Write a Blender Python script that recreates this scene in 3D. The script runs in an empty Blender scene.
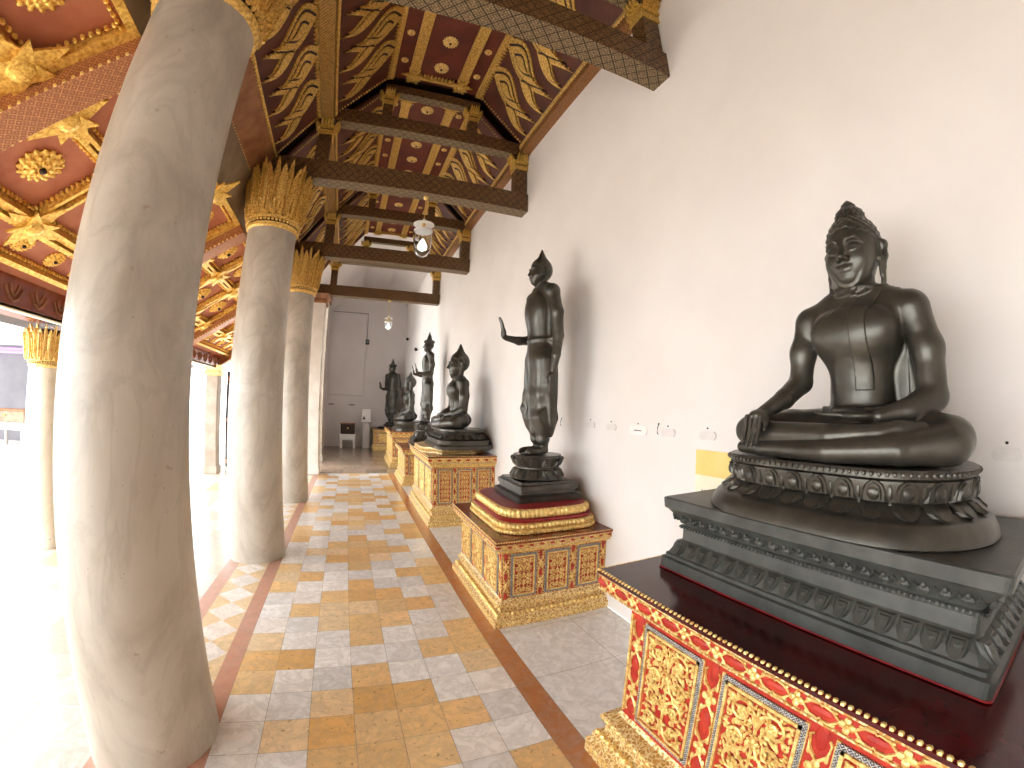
import bpy, bmesh, math, random
import numpy as np
from mathutils import Vector, Matrix
random.seed(7)
PI = math.pi
S = bpy.context.scene
COL = S.collection

# ------------------------------------------------------------------ layout (metres)
W = 1.92                         # gallery wall
CY = [1.855, 4.45, 7.05]         # round columns along the aisle
CX = -0.996
TRUSS_Y = [1.875, 4.47, 7.067, 9.663]
END_Y = 15.9

# ------------------------------------------------------------------ materials
def lin(c):
    return tuple((x / 12.92 if x <= 0.04045 else ((x + 0.055) / 1.055) ** 2.4) for x in c)
def hexc(h):
    return lin(tuple(int(h[i:i + 2], 16) / 255 for i in (0, 2, 4)))

class NT:
    def __init__(s, name):
        s.m = bpy.data.materials.new(name); s.m.use_nodes = True
        s.t = s.m.node_tree; s.b = s.t.nodes['Principled BSDF']
    def n(s, kind, **kw):
        nd = s.t.nodes.new(kind)
        for k, v in kw.items(): setattr(nd, k, v)
        return nd
    def l(s, a, b): s.t.links.new(a, b)
    def val(s, nd, i, v):
        if hasattr(v, 'is_linked') or hasattr(v, 'links'): s.l(v, nd.inputs[i])
        else: nd.inputs[i].default_value = v
    def math(s, op, a, b=0.0, c=None, clamp=False):
        nd = s.n('ShaderNodeMath', operation=op); nd.use_clamp = clamp
        s.val(nd, 0, a); s.val(nd, 1, b)
        if c is not None: s.val(nd, 2, c)
        return nd.outputs[0]
    def coord(s, which='Object'):
        return s.n('ShaderNodeTexCoord').outputs[which]
    def noise(s, vec, scale, detail=3, rough=.55, dist=0):
        nd = s.n('ShaderNodeTexNoise'); s.l(vec, nd.inputs['Vector'])
        nd.inputs['Scale'].default_value = scale; nd.inputs['Detail'].default_value = detail
        nd.inputs['Roughness'].default_value = rough; nd.inputs['Distortion'].default_value = dist
        return nd.outputs['Fac']
    def voro(s, vec, scale, feature='F1', out='Distance', rnd=1.0):
        nd = s.n('ShaderNodeTexVoronoi', feature=feature); s.l(vec, nd.inputs['Vector'])
        nd.inputs['Scale'].default_value = scale; nd.inputs['Randomness'].default_value = rnd
        return nd.outputs[out]
    def ramp(s, fac, stops):
        nd = s.n('ShaderNodeValToRGB'); cr = nd.color_ramp
        while len(cr.elements) < len(stops): cr.elements.new(.5)
        for e, (p, c) in zip(cr.elements, stops): e.position = p; e.color = (*c[:3], 1)
        s.l(fac, nd.inputs['Fac']); return nd.outputs['Color']
    def mix(s, fac, a, b, mode='MIX'):
        nd = s.n('ShaderNodeMix', data_type='RGBA', blend_type=mode)
        s.val(nd, 0, fac)
        for i, v in ((6, a), (7, b)):
            if hasattr(v, 'links'): s.l(v, nd.inputs[i])
            else: nd.inputs[i].default_value = (*v[:3], 1)
        return nd.outputs[2]
    def base(s, c, rough=.5, metal=0., spec=None):
        if hasattr(c, 'links'): s.l(c, s.b.inputs['Base Color'])
        else: s.b.inputs['Base Color'].default_value = (*c[:3], 1)
        s.val(s.b, 'Roughness', rough); s.val(s.b, 'Metallic', metal)
        if spec is not None: s.b.inputs['Specular IOR Level'].default_value = spec
        return s
    def bump(s, h, strength=.3, dist=.01):
        nd = s.n('ShaderNodeBump'); s.l(h, nd.inputs['Height'])
        nd.inputs['Strength'].default_value = strength; nd.inputs['Distance'].default_value = dist
        s.l(nd.outputs[0], s.b.inputs['Normal']); return s

def m_noise(name, c1, c2, scale, rough=.5, metal=0., bump=0., bscale=None, lo=.35, hi=.65, bd=.01):
    t = NT(name); v = t.coord()
    f = t.noise(v, scale, 4)
    t.base(t.ramp(f, [(lo, c1), (hi, c2)]), rough, metal)
    if bump: t.bump(t.noise(v, bscale or scale * 3, 3), bump, bd)
    return t.m

def m_gold(name, c1='a8741f', c2='f0cf74', metal=.55, rough=.38, scale=60):
    t = NT(name); v = t.coord()
    f = t.noise(v, scale, 4, .65)
    t.base(t.ramp(f, [(.3, hexc(c1)), (.62, hexc(c2))]), rough, metal)
    t.bump(t.voro(v, scale * 1.6), .35, .004)
    return t.m

def m_gilt(name, gold1, gold2, ground, scale=38, thr=.42):
    """carved gilt scrollwork over a painted ground"""
    t = NT(name); v = t.coord()
    wob = t.n('ShaderNodeTexNoise'); t.l(v, wob.inputs['Vector']); wob.inputs['Scale'].default_value = scale * .6
    mp = t.n('ShaderNodeMix', data_type='VECTOR'); mp.inputs[0].default_value = .03
    t.l(v, mp.inputs[4]); t.l(wob.outputs['Color'], mp.inputs[5])
    d = t.voro(mp.outputs[1], scale, 'DISTANCE_TO_EDGE')
    d2 = t.voro(mp.outputs[1], scale * 2.1)
    h = t.math('ADD', t.math('MULTIPLY', d, 1.1), t.math('MULTIPLY', d2, .35))
    msk = t.ramp(h, [(thr - .08, (0, 0, 0)), (thr + .02, (1, 1, 1))])
    g = t.ramp(t.noise(v, scale * 1.5), [(.35, hexc(gold1)), (.65, hexc(gold2))])
    inv = t.math('SUBTRACT', 1.0, msk)
    t.base(t.mix(msk, g, hexc(ground)), .4, t.math('MULTIPLY', inv, .5))
    t.bump(inv, .35, .004)
    return t.m

def m_lattice(name, dark, light, pitch, width=.16, rough=.45, metal=.3, dots=True):
    t = NT(name); uv = t.coord('UV')
    sp = t.n('ShaderNodeSeparateXYZ'); t.l(uv, sp.inputs[0])
    a = t.math('MULTIPLY', t.math('ADD', sp.outputs[0], sp.outputs[1]), 1 / pitch)
    b = t.math('MULTIPLY', t.math('SUBTRACT', sp.outputs[0], sp.outputs[1]), 1 / pitch)
    fa = t.math('ABSOLUTE', t.math('SUBTRACT', t.math('FRACT', a), .5))
    fb = t.math('ABSOLUTE', t.math('SUBTRACT', t.math('FRACT', b), .5))
    ln = t.math('GREATER_THAN', t.math('MAXIMUM', fa, fb), .5 - width)
    if dots:
        ln = t.math('MAXIMUM', ln, t.math('LESS_THAN', t.math('MAXIMUM', fa, fb), .17))
    nz = t.ramp(t.noise(t.coord(), 35, 3), [(.3, tuple(x * .55 for x in hexc(light))), (.65, hexc(light))])
    t.base(t.mix(ln, hexc(dark), nz), rough, t.math('MULTIPLY', ln, metal))
    t.bump(ln, .35, .005)
    return t.m

def m_stencil(name, base, speck, line, pitch):
    t = NT(name); uv = t.coord('UV'); v = t.coord()
    sp = t.n('ShaderNodeSeparateXYZ'); t.l(uv, sp.inputs[0])
    def tri(sg, p):
        a = t.math('MULTIPLY', t.math('ADD' if sg > 0 else 'SUBTRACT', sp.outputs[0], sp.outputs[1]), 1 / p)
        return t.math('ABSOLUTE', t.math('SUBTRACT', t.math('FRACT', a), .5))
    big = t.math('MAXIMUM', tri(1, pitch), tri(-1, pitch))
    sml = t.math('MAXIMUM', tri(1, pitch / 4), tri(-1, pitch / 4))
    l1 = t.math('GREATER_THAN', big, .44); l2 = t.math('GREATER_THAN', sml, .36)
    nz = t.ramp(t.noise(v, 70, 3, .7), [(.42, hexc(base)), (.62, hexc(speck))])
    c = t.mix(t.math('MULTIPLY', l2, .55), nz, hexc(line)); c = t.mix(t.math('MULTIPLY', l1, .9), c, hexc(line))
    t.base(c, .5, .15); t.bump(t.math('SUBTRACT', 1.0, l2), .3, .003)
    return t.m
M = {}
M['gold'] = m_gold('gilt_gold')
M['gold_pale'] = m_gold('pale_gilt', 'c28c38', 'ffe698', .42, .4, 45)
M['gold_bright'] = m_gold('bright_gilt', 'c07c20', 'ffdb74', .5, .36, 40)
M['gold_dull'] = m_gold('dull_gilt', 'a06e28', 'f3cc72', .45, .42, 55)
M['gilt_red'] = m_gilt('gilt_over_red', 'c59a48', 'f3d992', 'a8442a', 44, .34)
M['gilt_side'] = m_gilt('gilt_over_ochre', 'e2bf76', 'fff0be', 'bb8840', 50, .36)
M['panel_red'] = m_noise('vermilion_ground', hexc('a32016'), hexc('c13a22'), 20, .5)
M['mosaic'] = m_lattice('blue_white_mosaic', '2c3040', 'cfcac2', .02, .10, .3, 0)
M['lacquer'] = m_noise('dark_red_lacquer', hexc('380709'), hexc('561012'), 6, .16, 0, .05, 40, bd=.002)
M['lacquer_brown'] = m_noise('red_brown_lacquer', hexc('6c2a16'), hexc('8a3d22'), 8, .25)
M['red_band'] = m_noise('crimson_paint', hexc('7d1418'), hexc('9a1f22'), 20, .4)
M['wood'] = m_noise('brown_red_wood', hexc('80502f'), hexc('9c6a44'), 7, .5, 0, .1, 60)
M['wood_grey'] = m_noise('weathered_brown_board', hexc('76634e'), hexc('927e66'), 5, .6)
M['wood_dark'] = m_noise('dark_brown_wood', hexc('26140c'), hexc('3a2014'), 9, .5)
M['ceil_red'] = m_noise('deep_red_ceiling_paint', hexc('5a2413'), hexc('6e2e19'), 5, .6)
M['coffer_red'] = m_noise('terracotta_ceiling_paint', hexc('a0583a'), hexc('b56e4c'), 4, .6)
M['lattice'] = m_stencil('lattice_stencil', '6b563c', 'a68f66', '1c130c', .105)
M['lattice_shaded'] = m_stencil('shaded_lattice_stencil', '523622', '9a7448', '1c120a', .105)  # darker copy of the lattice, shade of the beam sides put into the colour
M['slope_brown'] = m_noise('dark_brown_ceiling_paint', hexc('4a2212'), hexc('5f2d18'), 5, .6)
M['lattice_fine'] = m_lattice('fine_gilt_lattice', '4a2812', 'c79a4c', .035, .16)
M['lattice_red'] = m_lattice('fine_lattice_on_red_wood', '945334', 'c98f58', .05, .1)
M['lattice_brown'] = m_lattice('gilt_dots_on_brown_wood', '6b3a22', 'c79552', .045, .07)
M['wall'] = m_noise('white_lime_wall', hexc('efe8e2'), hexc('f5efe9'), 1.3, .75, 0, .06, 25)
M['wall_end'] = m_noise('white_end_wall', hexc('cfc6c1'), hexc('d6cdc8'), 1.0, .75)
M['shade_wall'] = m_noise('shaded_white_wall', hexc('66636a'), hexc('706d72'), 2, .7)  # white wall, its shade painted in as grey
M['table_paint'] = m_noise('shaded_white_table_paint', hexc('a8a49e'), hexc('b4b0aa'), 6, .5)  # white table paint, darkened to look shaded like the wall behind
M['white'] = m_noise('white_paint', hexc('e8e4de'), hexc('f2efea'), 6, .5)
M['paper'] = m_noise('white_paper', hexc('f3efe8'), hexc('fbf8f3'), 12, .7)
M['faint'] = m_noise('faded_plaster_tag', hexc('e6dfd9'), hexc('ece5df'), 14, .7)
M['black'] = m_noise('black_metal', hexc('141210'), hexc('221f1c'), 20, .5)
M['grey_text'] = m_noise('grey_ink', hexc('6f6a66'), hexc('7f7a76'), 20, .7)
M['yellow'] = m_noise('yellow_card', hexc('f0d67c'), hexc('f7e190'), 6, .6)
M['cream'] = m_noise('cream_card', hexc('fbf0d2'), hexc('fdf6e2'), 6, .6)
M['pillar'] = m_noise('whitewashed_pillar', hexc('d8cfc4'), hexc('e9e2d8'), 3, .6)
M['pillar_grey'] = m_noise('grey_brown_pillar', hexc('8f8272'), hexc('a99c8c'), 3, .6)

def m_bronze():
    t = NT('dark_bronze'); v = t.coord()
    f = t.noise(v, 9, 5, .6)
    f2 = t.noise(v, 60, 4, .7)
    c = t.ramp(f, [(.3, hexc('393731')), (.55, hexc('4e4b44')), (.75, hexc('5e5a51'))])
    c = t.mix(t.math('MULTIPLY', f2, .3), c, hexc('5e5a50'))
    t.base(c, t.math('MULTIPLY_ADD', f2, .22, .22), .55)
    t.bump(f2, .12, .004)
    return t.m
M['bronze'] = m_bronze()
M['stone'] = m_noise('dark_grey_stone', hexc('40413d'), hexc('53544f'), 12, .42, .15, .15, 70, bd=.004)

def m_marble(name, a, b, c, vein, scale=1.0):
    t = NT(name); v = t.coord()
    mp = t.n('ShaderNodeMapping'); t.l(v, mp.inputs[0]); mp.inputs['Rotation'].default_value = (.5, .3, 0)
    mp.inputs['Scale'].default_value = (1, 1, .55)
    f = t.noise(mp.outputs[0], 2.2 * scale, 6, .6, .8)
    col = t.ramp(f, [(.3, hexc(a)), (.5, hexc(b)), (.7, hexc(c))])
    g = t.noise(mp.outputs[0], 3.2 * scale, 5, .6, 1.5)
    vn = t.math('SUBTRACT', 1.0, t.math('MULTIPLY', t.math('ABSOLUTE', t.math('SUBTRACT', g, .5)), 14.0), clamp=True)
    sp = t.math('GREATER_THAN', t.noise(v, 26, 2, .5), .73)
    col = t.mix(t.math('MULTIPLY', vn, .28), col, hexc(vein))
    col = t.mix(t.math('MULTIPLY', sp, .45), col, hexc('8a7660'))
    t.base(col, .32)
    return t.m
M['column'] = m_marble('cream_grey_marble', 'a09587', 'b6ac9e', 'c6beb1', '928778')
M['column_outer'] = m_marble('pale_marble', 'd9d0bc', 'e6ddca', 'f0e9da', 'c8bda8')

def m_floor():
    t = NT('polished_marble_tiles'); v = t.coord()
    at = t.n('ShaderNodeAttribute', attribute_name='tile')
    f = t.noise(v, 7, 6, .65, 1.2)
    vn = t.math('SUBTRACT', 1.0, t.math('MULTIPLY', t.math('ABSOLUTE', t.math('SUBTRACT', f, .5)), 12.0), clamp=True)
    col = t.mix(t.math('MULTIPLY', vn, .28), at.outputs['Color'], hexc('a89a86'))
    mott = t.ramp(t.noise(v, 14, 5, .7), [(.3, (.86, .86, .86)), (.65, (1.06, 1.06, 1.06))])
    col = t.mix(.8, col, mott, 'MULTIPLY')
    sp = t.math('MULTIPLY', t.math('GREATER_THAN', t.noise(v, 34, 3, .6), .655), t.math('SUBTRACT', 1.0, at.outputs['Alpha']))
    col = t.mix(t.math('MULTIPLY', sp, .55), col, hexc('80562a'))
    t.base(col, t.math('MULTIPLY_ADD', f, .18, .12))
    return t.m
M['floor'] = m_floor()

def m_glass():
    t = NT('clear_lamp_glass')
    t.base((.95, .97, .97), .03)
    t.b.inputs['Transmission Weight'].default_value = 1.0; t.b.inputs['IOR'].default_value = 1.35
    return t.m
M['glass'] = m_glass()
def m_emit(name, c, s):
    t = NT(name); t.base(c, .4); t.b.inputs['Emission Color'].default_value = (*c, 1); t.b.inputs['Emission Strength'].default_value = s
    return t.m
M['bulb'] = m_emit('frosted_bulb', (1, .98, .95), .6)
M['violet'] = m_emit('violet_tube', (.42, .2, .55), .3)

# ------------------------------------------------------------------ mesh helpers
class MB:
    def __init__(s): s.v = []; s.f = []; s.mi = []; s.cur = 0; s.mats = None
    def add(s, vs, fs):
        o = len(s.v); s.v.extend([tuple(map(float, q)) for q in vs])
        s.f.extend([tuple(i + o for i in q) for q in fs]); s.mi.extend([s.cur] * len(fs)); return s
    def box(s, a, b):
        x0, y0, z0 = a; x1, y1, z1 = b
        return s.add([(x0, y0, z0), (x1, y0, z0), (x1, y1, z0), (x0, y1, z0), (x0, y0, z1), (x1, y0, z1), (x1, y1, z1), (x0, y1, z1)],
                     [(0, 3, 2, 1), (4, 5, 6, 7), (0, 1, 5, 4), (1, 2, 6, 5), (2, 3, 7, 6), (3, 0, 4, 7)])
    def cbox(s, a, b, c=.006):
        """box with chamfered edges"""
        bm = bmesh.new(); bmesh.ops.create_cube(bm, size=1)
        for v in bm.verts: v.co = [(a[i] + b[i]) / 2 + v.co[i] * (b[i] - a[i]) for i in range(3)]
        bmesh.ops.bevel(bm, geom=bm.edges[:], offset=c, segments=1, affect='EDGES')
        bm.verts.index_update()
        s.add([v.co for v in bm.verts], [[v.index for v in f.verts] for f in bm.faces]); bm.free(); return s
    def loft(s, rings, cap=True):
        n = len(rings[0]); vs = [q for r in rings for q in r]; fs = []
        for i in range(len(rings) - 1):
            for j in range(n):
                k = (j + 1) % n
                fs.append((i * n + j, i * n + k, (i + 1) * n + k, (i + 1) * n + j))
        if cap: fs.append(tuple(range(n - 1, -1, -1))); fs.append(tuple((len(rings) - 1) * n + j for j in range(n)))
        return s.add(vs, fs)
    def lathe(s, prof, n=32, c=(0, 0), sx=1, sy=1):
        return s.loft([[(c[0] + r * sx * math.cos(2 * PI * j / n), c[1] + r * sy * math.sin(2 * PI * j / n), z) for j in range(n)] for r, z in prof])
    def tube(s, pts, r, n=6, flat=1.0, nrm=(0, 0, 1)):
        pts = [Vector(p) for p in pts]; rings = []; N = Vector(nrm)
        for i, p in enumerate(pts):
            d = (pts[min(i + 1, len(pts) - 1)] - pts[max(i - 1, 0)]).normalized()
            u = d.cross(N)
            if u.length < 1e-4: u = d.cross(Vector((1, 0, .3)))
            u.normalize(); w = u.cross(d)
            rr = r[i] if isinstance(r, (list, tuple)) else r
            rings.append([tuple(p + (u * math.cos(2 * PI * j / n) + w * flat * math.sin(2 * PI * j / n)) * rr) for j in range(n)])
        return s.loft(rings)
    def ell(s, c, r, nu=10, nv=6, R=None):
        rings = []
        for i in range(nv + 1):
            a = -PI / 2 + PI * i / nv
            ca, sa = max(math.cos(a), .02), math.sin(a); ring = []
            for j in range(nu):
                q = Vector((r[0] * ca * math.cos(2 * PI * j / nu), r[1] * ca * math.sin(2 * PI * j / nu), r[2] * sa))
                if R is not None: q = R @ q
                ring.append(tuple(q + Vector(c)))
            rings.append(ring)
        return s.loft(rings)
    def plate(s, poly, z0, z1, T=None):
        """extrude a 2D outline (u,v) from z0 to z1, optional map T(u,v,z)"""
        T = T or (lambda u, v, z: (u, v, z)); n = len(poly)
        vs = [T(u, v, z0) for u, v in poly] + [T(u, v, z1) for u, v in poly]
        return s.add(vs, [tuple(range(n - 1, -1, -1)), tuple(range(n, 2 * n))] + [(j, (j + 1) % n, n + (j + 1) % n, n + j) for j in range(n)])
    def xf(s, m, start=0):
        for i in range(start, len(s.v)): s.v[i] = tuple(m @ Vector(s.v[i]))
        return s
    def build(s, name, mat, parent=None, smooth=False, loc=None):
        me = bpy.data.meshes.new(name); me.from_pydata(s.v, [], s.f)
        bm = bmesh.new(); bm.from_mesh(me); bmesh.ops.recalc_face_normals(bm, faces=bm.faces[:]); bm.to_mesh(me); bm.free()
        for k in (mat if isinstance(mat, (list, tuple)) else [mat]): me.materials.append(M[k] if isinstance(k, str) else k)
        if isinstance(mat, (list, tuple)): me.polygons.foreach_set('material_index', s.mi)
        uv = me.uv_layers.new(name='UVMap')
        for p in me.polygons:
            nx, ny, nz = (abs(q) for q in p.normal)
            for li in p.loop_indices:
                c = me.vertices[me.loops[li].vertex_index].co
                uv.data[li].uv = (c.x, c.y) if nz >= max(nx, ny) else ((c.y, c.z) if nx >= ny else (c.x, c.z))
        if smooth: shade(me)
        return link(name, me, parent, loc)

def shade(me, ang=40):
    me.polygons.foreach_set('use_smooth', [True] * len(me.polygons))
    try: me.set_sharp_from_angle(angle=math.radians(ang))
    except Exception: pass
def link(name, me, parent=None, loc=None):
    o = bpy.data.objects.new(name, me); COL.objects.link(o)
    if parent is not None: o.parent = parent
    if loc is not None: o.location = loc
    return o
def empty(name, loc=(0, 0, 0), rz=0, parent=None):
    o = bpy.data.objects.new(name, None); COL.objects.link(o); o.location = loc; o.rotation_euler = (0, 0, rz)
    o.empty_display_size = .1
    if parent is not None: o.parent = parent
    return o
def tag(o, label=None, cat=None, group=None, kind=None):
    if label: o['label'] = label
    if cat: o['category'] = cat
    if group: o['group'] = group
    if kind: o['kind'] = kind
    return o
KIDS = {}
def copy_tree(o, parent=None):
    c = o.copy(); COL.objects.link(c)
    if parent is not None: c.parent = parent
    for ch in [x for x in COL.objects if x.parent == o]: copy_tree(ch, c)
    return c
def rrect(hx, hy, rad, z, c=(0, 0), n=6):
    """rounded rectangle ring"""
    rad = max(min(rad, hx - 1e-4, hy - 1e-4), 1e-4); pts = []
    for k, (sx, sy) in enumerate(((1, 1), (-1, 1), (-1, -1), (1, -1))):
        for i in range(n + 1):
            a = PI / 2 * k + PI / 2 * i / n
            pts.append((c[0] + sx * (hx - rad) + rad * math.cos(a), c[1] + sy * (hy - rad) + rad * math.sin(a), z))
    return pts
def along(ring, step):
    """points with outward normals spaced along a closed ring"""
    P = [Vector(p) for p in ring]; n = len(P)
    L = [(P[(i + 1) % n] - P[i]).length for i in range(n)]; tot = sum(L)
    cnt = max(4, round(tot / step)); out = []; i = 0; acc = 0
    for k in range(cnt):
        t = tot * k / cnt
        while acc + L[i] < t: acc += L[i]; i += 1
        d = (P[(i + 1) % n] - P[i]); f = (t - acc) / max(L[i], 1e-9)
        d.normalize(); out.append((P[i] + d * (t - acc), Vector((d.y, -d.x, 0)), tot / cnt))
    return out

# ------------------------------------------------------------------ SDF sculpting
class SDF:
    def __init__(s, lo, hi, h):
        s.lo = np.array(lo, np.float32); s.h = h
        s.n = [int(math.ceil((hi[i] - lo[i]) / h)) + 1 for i in range(3)]
        s.D = np.full(s.n, 1.0, np.float32)
        s.ax = [s.lo[i] + h * np.arange(s.n[i], dtype=np.float32) for i in range(3)]
    def sub(s, lo, hi):
        sl = []
        for i in range(3):
            a = max(0, int((lo[i] - s.lo[i]) / s.h)); b = min(s.n[i], int((hi[i] - s.lo[i]) / s.h) + 2)
            sl.append(slice(a, max(a, b)))
        g = np.meshgrid(s.ax[0][sl[0]], s.ax[1][sl[1]], s.ax[2][sl[2]], indexing='ij')
        return tuple(sl), g
    def comb(s, sl, d, k, op):
        A = s.D[sl]
        if op == 'sub': d = -d; A2 = -A; r = np.minimum(A2, d); hh = np.maximum(k - np.abs(A2 - d), 0) / max(k, 1e-6); s.D[sl] = -(np.minimum(A2, -(-d)) - hh * hh * k * .25) if False else np.maximum(A, d) + hh * 0
        else:
            hh = np.maximum(k - np.abs(A - d), 0) / max(k, 1e-6)
            s.D[sl] = np.minimum(A, d) - hh * hh * k * .25
    def cap(s, a, b, ra, rb=None, k=.02, sc=(1, 1, 1), op='u'):
        rb = ra if rb is None else rb
        a = np.array(a, float); b = np.array(b, float); R = max(ra, rb) + k + 3 * s.h
        sl, (X, Y, Z) = s.sub(np.minimum(a, b) - R, np.maximum(a, b) + R)
        if X.size == 0: return s
        sc = np.array(sc, float); A = a / sc; B = (b - a) / sc
        px, py, pz = X / sc[0] - A[0], Y / sc[1] - A[1], Z / sc[2] - A[2]
        t = np.clip((px * B[0] + py * B[1] + pz * B[2]) / max(B @ B, 1e-9), 0, 1)
        d = (np.sqrt((px - t * B[0]) ** 2 + (py - t * B[1]) ** 2 + (pz - t * B[2]) ** 2) - (ra + (rb - ra) * t)) * min(sc)
        s.comb(sl, d.astype(np.float32), k, op); return s
    def limb(s, pts, rs, k=.02, sc=(1, 1, 1)):
        for i in range(len(pts) - 1): s.cap(pts[i], pts[i + 1], rs[i], rs[i + 1], k, sc)
        return s
    def ell(s, c, r, k=.02, op='u'):
        c = np.array(c, float); r = np.array(r, float); R = r + k + 3 * s.h
        sl, (X, Y, Z) = s.sub(c - R, c + R)
        if X.size == 0: return s
        x, y, z = X - c[0], Y - c[1], Z - c[2]
        k0 = np.sqrt((x / r[0]) ** 2 + (y / r[1]) ** 2 + (z / r[2]) ** 2)
        k1 = np.sqrt((x / r[0] ** 2) ** 2 + (y / r[1] ** 2) ** 2 + (z / r[2] ** 2) ** 2)
        d = k0 * (k0 - 1) / np.maximum(k1, 1e-6)
        s.comb(sl, d.astype(np.float32), k, op); return s
    def grid(s): return np.meshgrid(*s.ax, indexing='ij')
    def mesh(s, name, mat):
        D = s.D; inside = D < 0; h = s.h
        n0, n1, n2 = D.shape
        cnt = np.zeros((n0 - 1, n1 - 1, n2 - 1), np.int8)
        for dx in (0, 1):
            for dy in (0, 1):
                for dz in (0, 1): cnt += inside[dx:n0 - 1 + dx, dy:n1 - 1 + dy, dz:n2 - 1 + dz]
        act = (cnt > 0) & (cnt < 8)
        I = np.argwhere(act); idx = -np.ones(act.shape, np.int64); idx[act] = np.arange(len(I))
        acc = np.zeros((len(I), 3)); num = np.zeros(len(I))
        cs = [(x, y, z) for x in (0, 1) for y in (0, 1) for z in (0, 1)]
        for a in cs:
            for b in cs:
                if sum(abs(a[i] - b[i]) for i in range(3)) == 1 and a < b:
                    da = D[I[:, 0] + a[0], I[:, 1] + a[1], I[:, 2] + a[2]]; db = D[I[:, 0] + b[0], I[:, 1] + b[1], I[:, 2] + b[2]]
                    c = (da < 0) != (db < 0)
                    t = np.where(c, da / np.where(c, da - db, 1), 0)
                    t = np.clip(t, 0, 1)
                    p = np.array(a)[None] + (np.array(b) - np.array(a))[None] * t[:, None]
                    acc += p * c[:, None]; num += c
        V = (acc / num[:, None] + I) * h + s.lo
        Q = []
        for ax in range(3):
            o1, o2 = [(1, 2), (2, 0), (0, 1)][ax]
            sl0 = [slice(None)] * 3; sl1 = [slice(None)] * 3
            sl0[ax] = slice(0, -1); sl1[ax] = slice(1, None)
            ed = inside[tuple(sl0)] != inside[tuple(sl1)]
            E_ = np.argwhere(ed)
            ok = (E_[:, o1] > 0) & (E_[:, o2] > 0) & (E_[:, o1] < D.shape[o1] - 1) & (E_[:, o2] < D.shape[o2] - 1)
            E_ = E_[ok]; fl = inside[tuple(sl0)][tuple(E_.T)]
            def cell(a, b):
                C = E_.copy(); C[:, o1] -= a; C[:, o2] -= b; return idx[tuple(C.T)]
            q = np.stack([cell(1, 1), cell(0, 1), cell(0, 0), cell(1, 0)], 1)
            q[~fl] = q[~fl][:, ::-1]; Q.append(q)
        Q = np.concatenate(Q); Q = Q[(Q >= 0).all(1)]
        me = bpy.data.meshes.new(name)
        me.vertices.add(len(V)); me.vertices.foreach_set('co', V.astype(np.float32).ravel())
        me.loops.add(len(Q) * 4); me.loops.foreach_set('vertex_index', Q.astype(np.int32).ravel())
        me.polygons.add(len(Q)); me.polygons.foreach_set('loop_start', np.arange(0, len(Q) * 4, 4, dtype=np.int32))
        me.update(calc_edges=True); me.validate()
        me.polygons.foreach_set('use_smooth', [True] * len(me.polygons))
        me.materials.append(M[mat]); me.update()
        return me

def head_prims(s, c, q=1.0):
    """carved face and head; c = head centre, looks to -y"""
    def P(x, y, z): return (c[0] + x * q, c[1] + y * q, c[2] + z * q)
    k = q
    s.ell(P(0, .012, .035), (.087 * k, .097 * k, .103 * k), .03 * k)
    s.ell(P(0, -.018, -.022), (.079 * k, .074 * k, .09 * k), .03 * k)
    s.ell(P(0, -.06, -.09), (.032 * k, .024 * k, .022 * k), .035 * k)
    for sg in (-1, 1):
        s.ell(P(sg * .04, -.05, -.034), (.034 * k, .03 * k, .036 * k), .035 * k)
        # brow arch
        s.limb([P(sg * .006, -.0935, .014), P(sg * .022, -.0935, .031), P(sg * .044, -.087, .034), P(sg * .066, -.068, .018)], [.0042 * k, .005 * k, .005 * k, .003 * k], .010 * k)
        # lowered lid and its rim
        s.ell(P(sg * .035, -.0775, .004), (.021 * k, .0135 * k, .0115 * k), .006 * k)
        s.limb([P(sg * .014, -.0865, -.004), P(sg * .027, -.0915, -.0085), P(sg * .043, -.0895, -.008), P(sg * .058, -.0775, -.001)], [.0022 * k, .003 * k, .003 * k, .002 * k], .002 * k)
        s.ell(P(sg * .0135, -.097, -.0355), (.010 * k, .011 * k, .0078 * k), .006 * k)
        # long ears
        s.limb([P(sg * .084, .006, .036), P(sg * .097, .018, .02), P(sg * .098, .016, -.02), P(sg * .094, .004, -.06), P(sg * .092, -.004, -.112)], [.012 * k, .016 * k, .012 * k, .009 * k, .0085 * k], .008 * k)
        s.limb([P(sg * .085, -.004, .02), P(sg * .09, -.006, -.03), P(sg * .09, -.006, -.085)], [.007 * k] * 3, .006 * k)
        # smiling mouth corners
        s.limb([P(sg * .037, -.0725, -.0565), P(sg * .019, -.0855, -.0605), P(0, -.0885, -.0605)], [.0022 * k, .0048 * k, .005 * k], .006 * k)
        s.limb([P(sg * .03, -.0735, -.0605), P(sg * .015, -.084, -.0675), P(0, -.0865, -.069)], [.0025 * k, .0052 * k, .006 * k], .006 * k)
    s.ell(P(0, -.07, -.0645), (.034 * k, .018 * k, .014 * k), .012 * k)
    s.limb([P(0, -.09, .022), P(0, -.1, -.004), P(0, -.1125, -.03)], [.0068 * k, .008 * k, .0115 * k], .010 * k)

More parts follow.
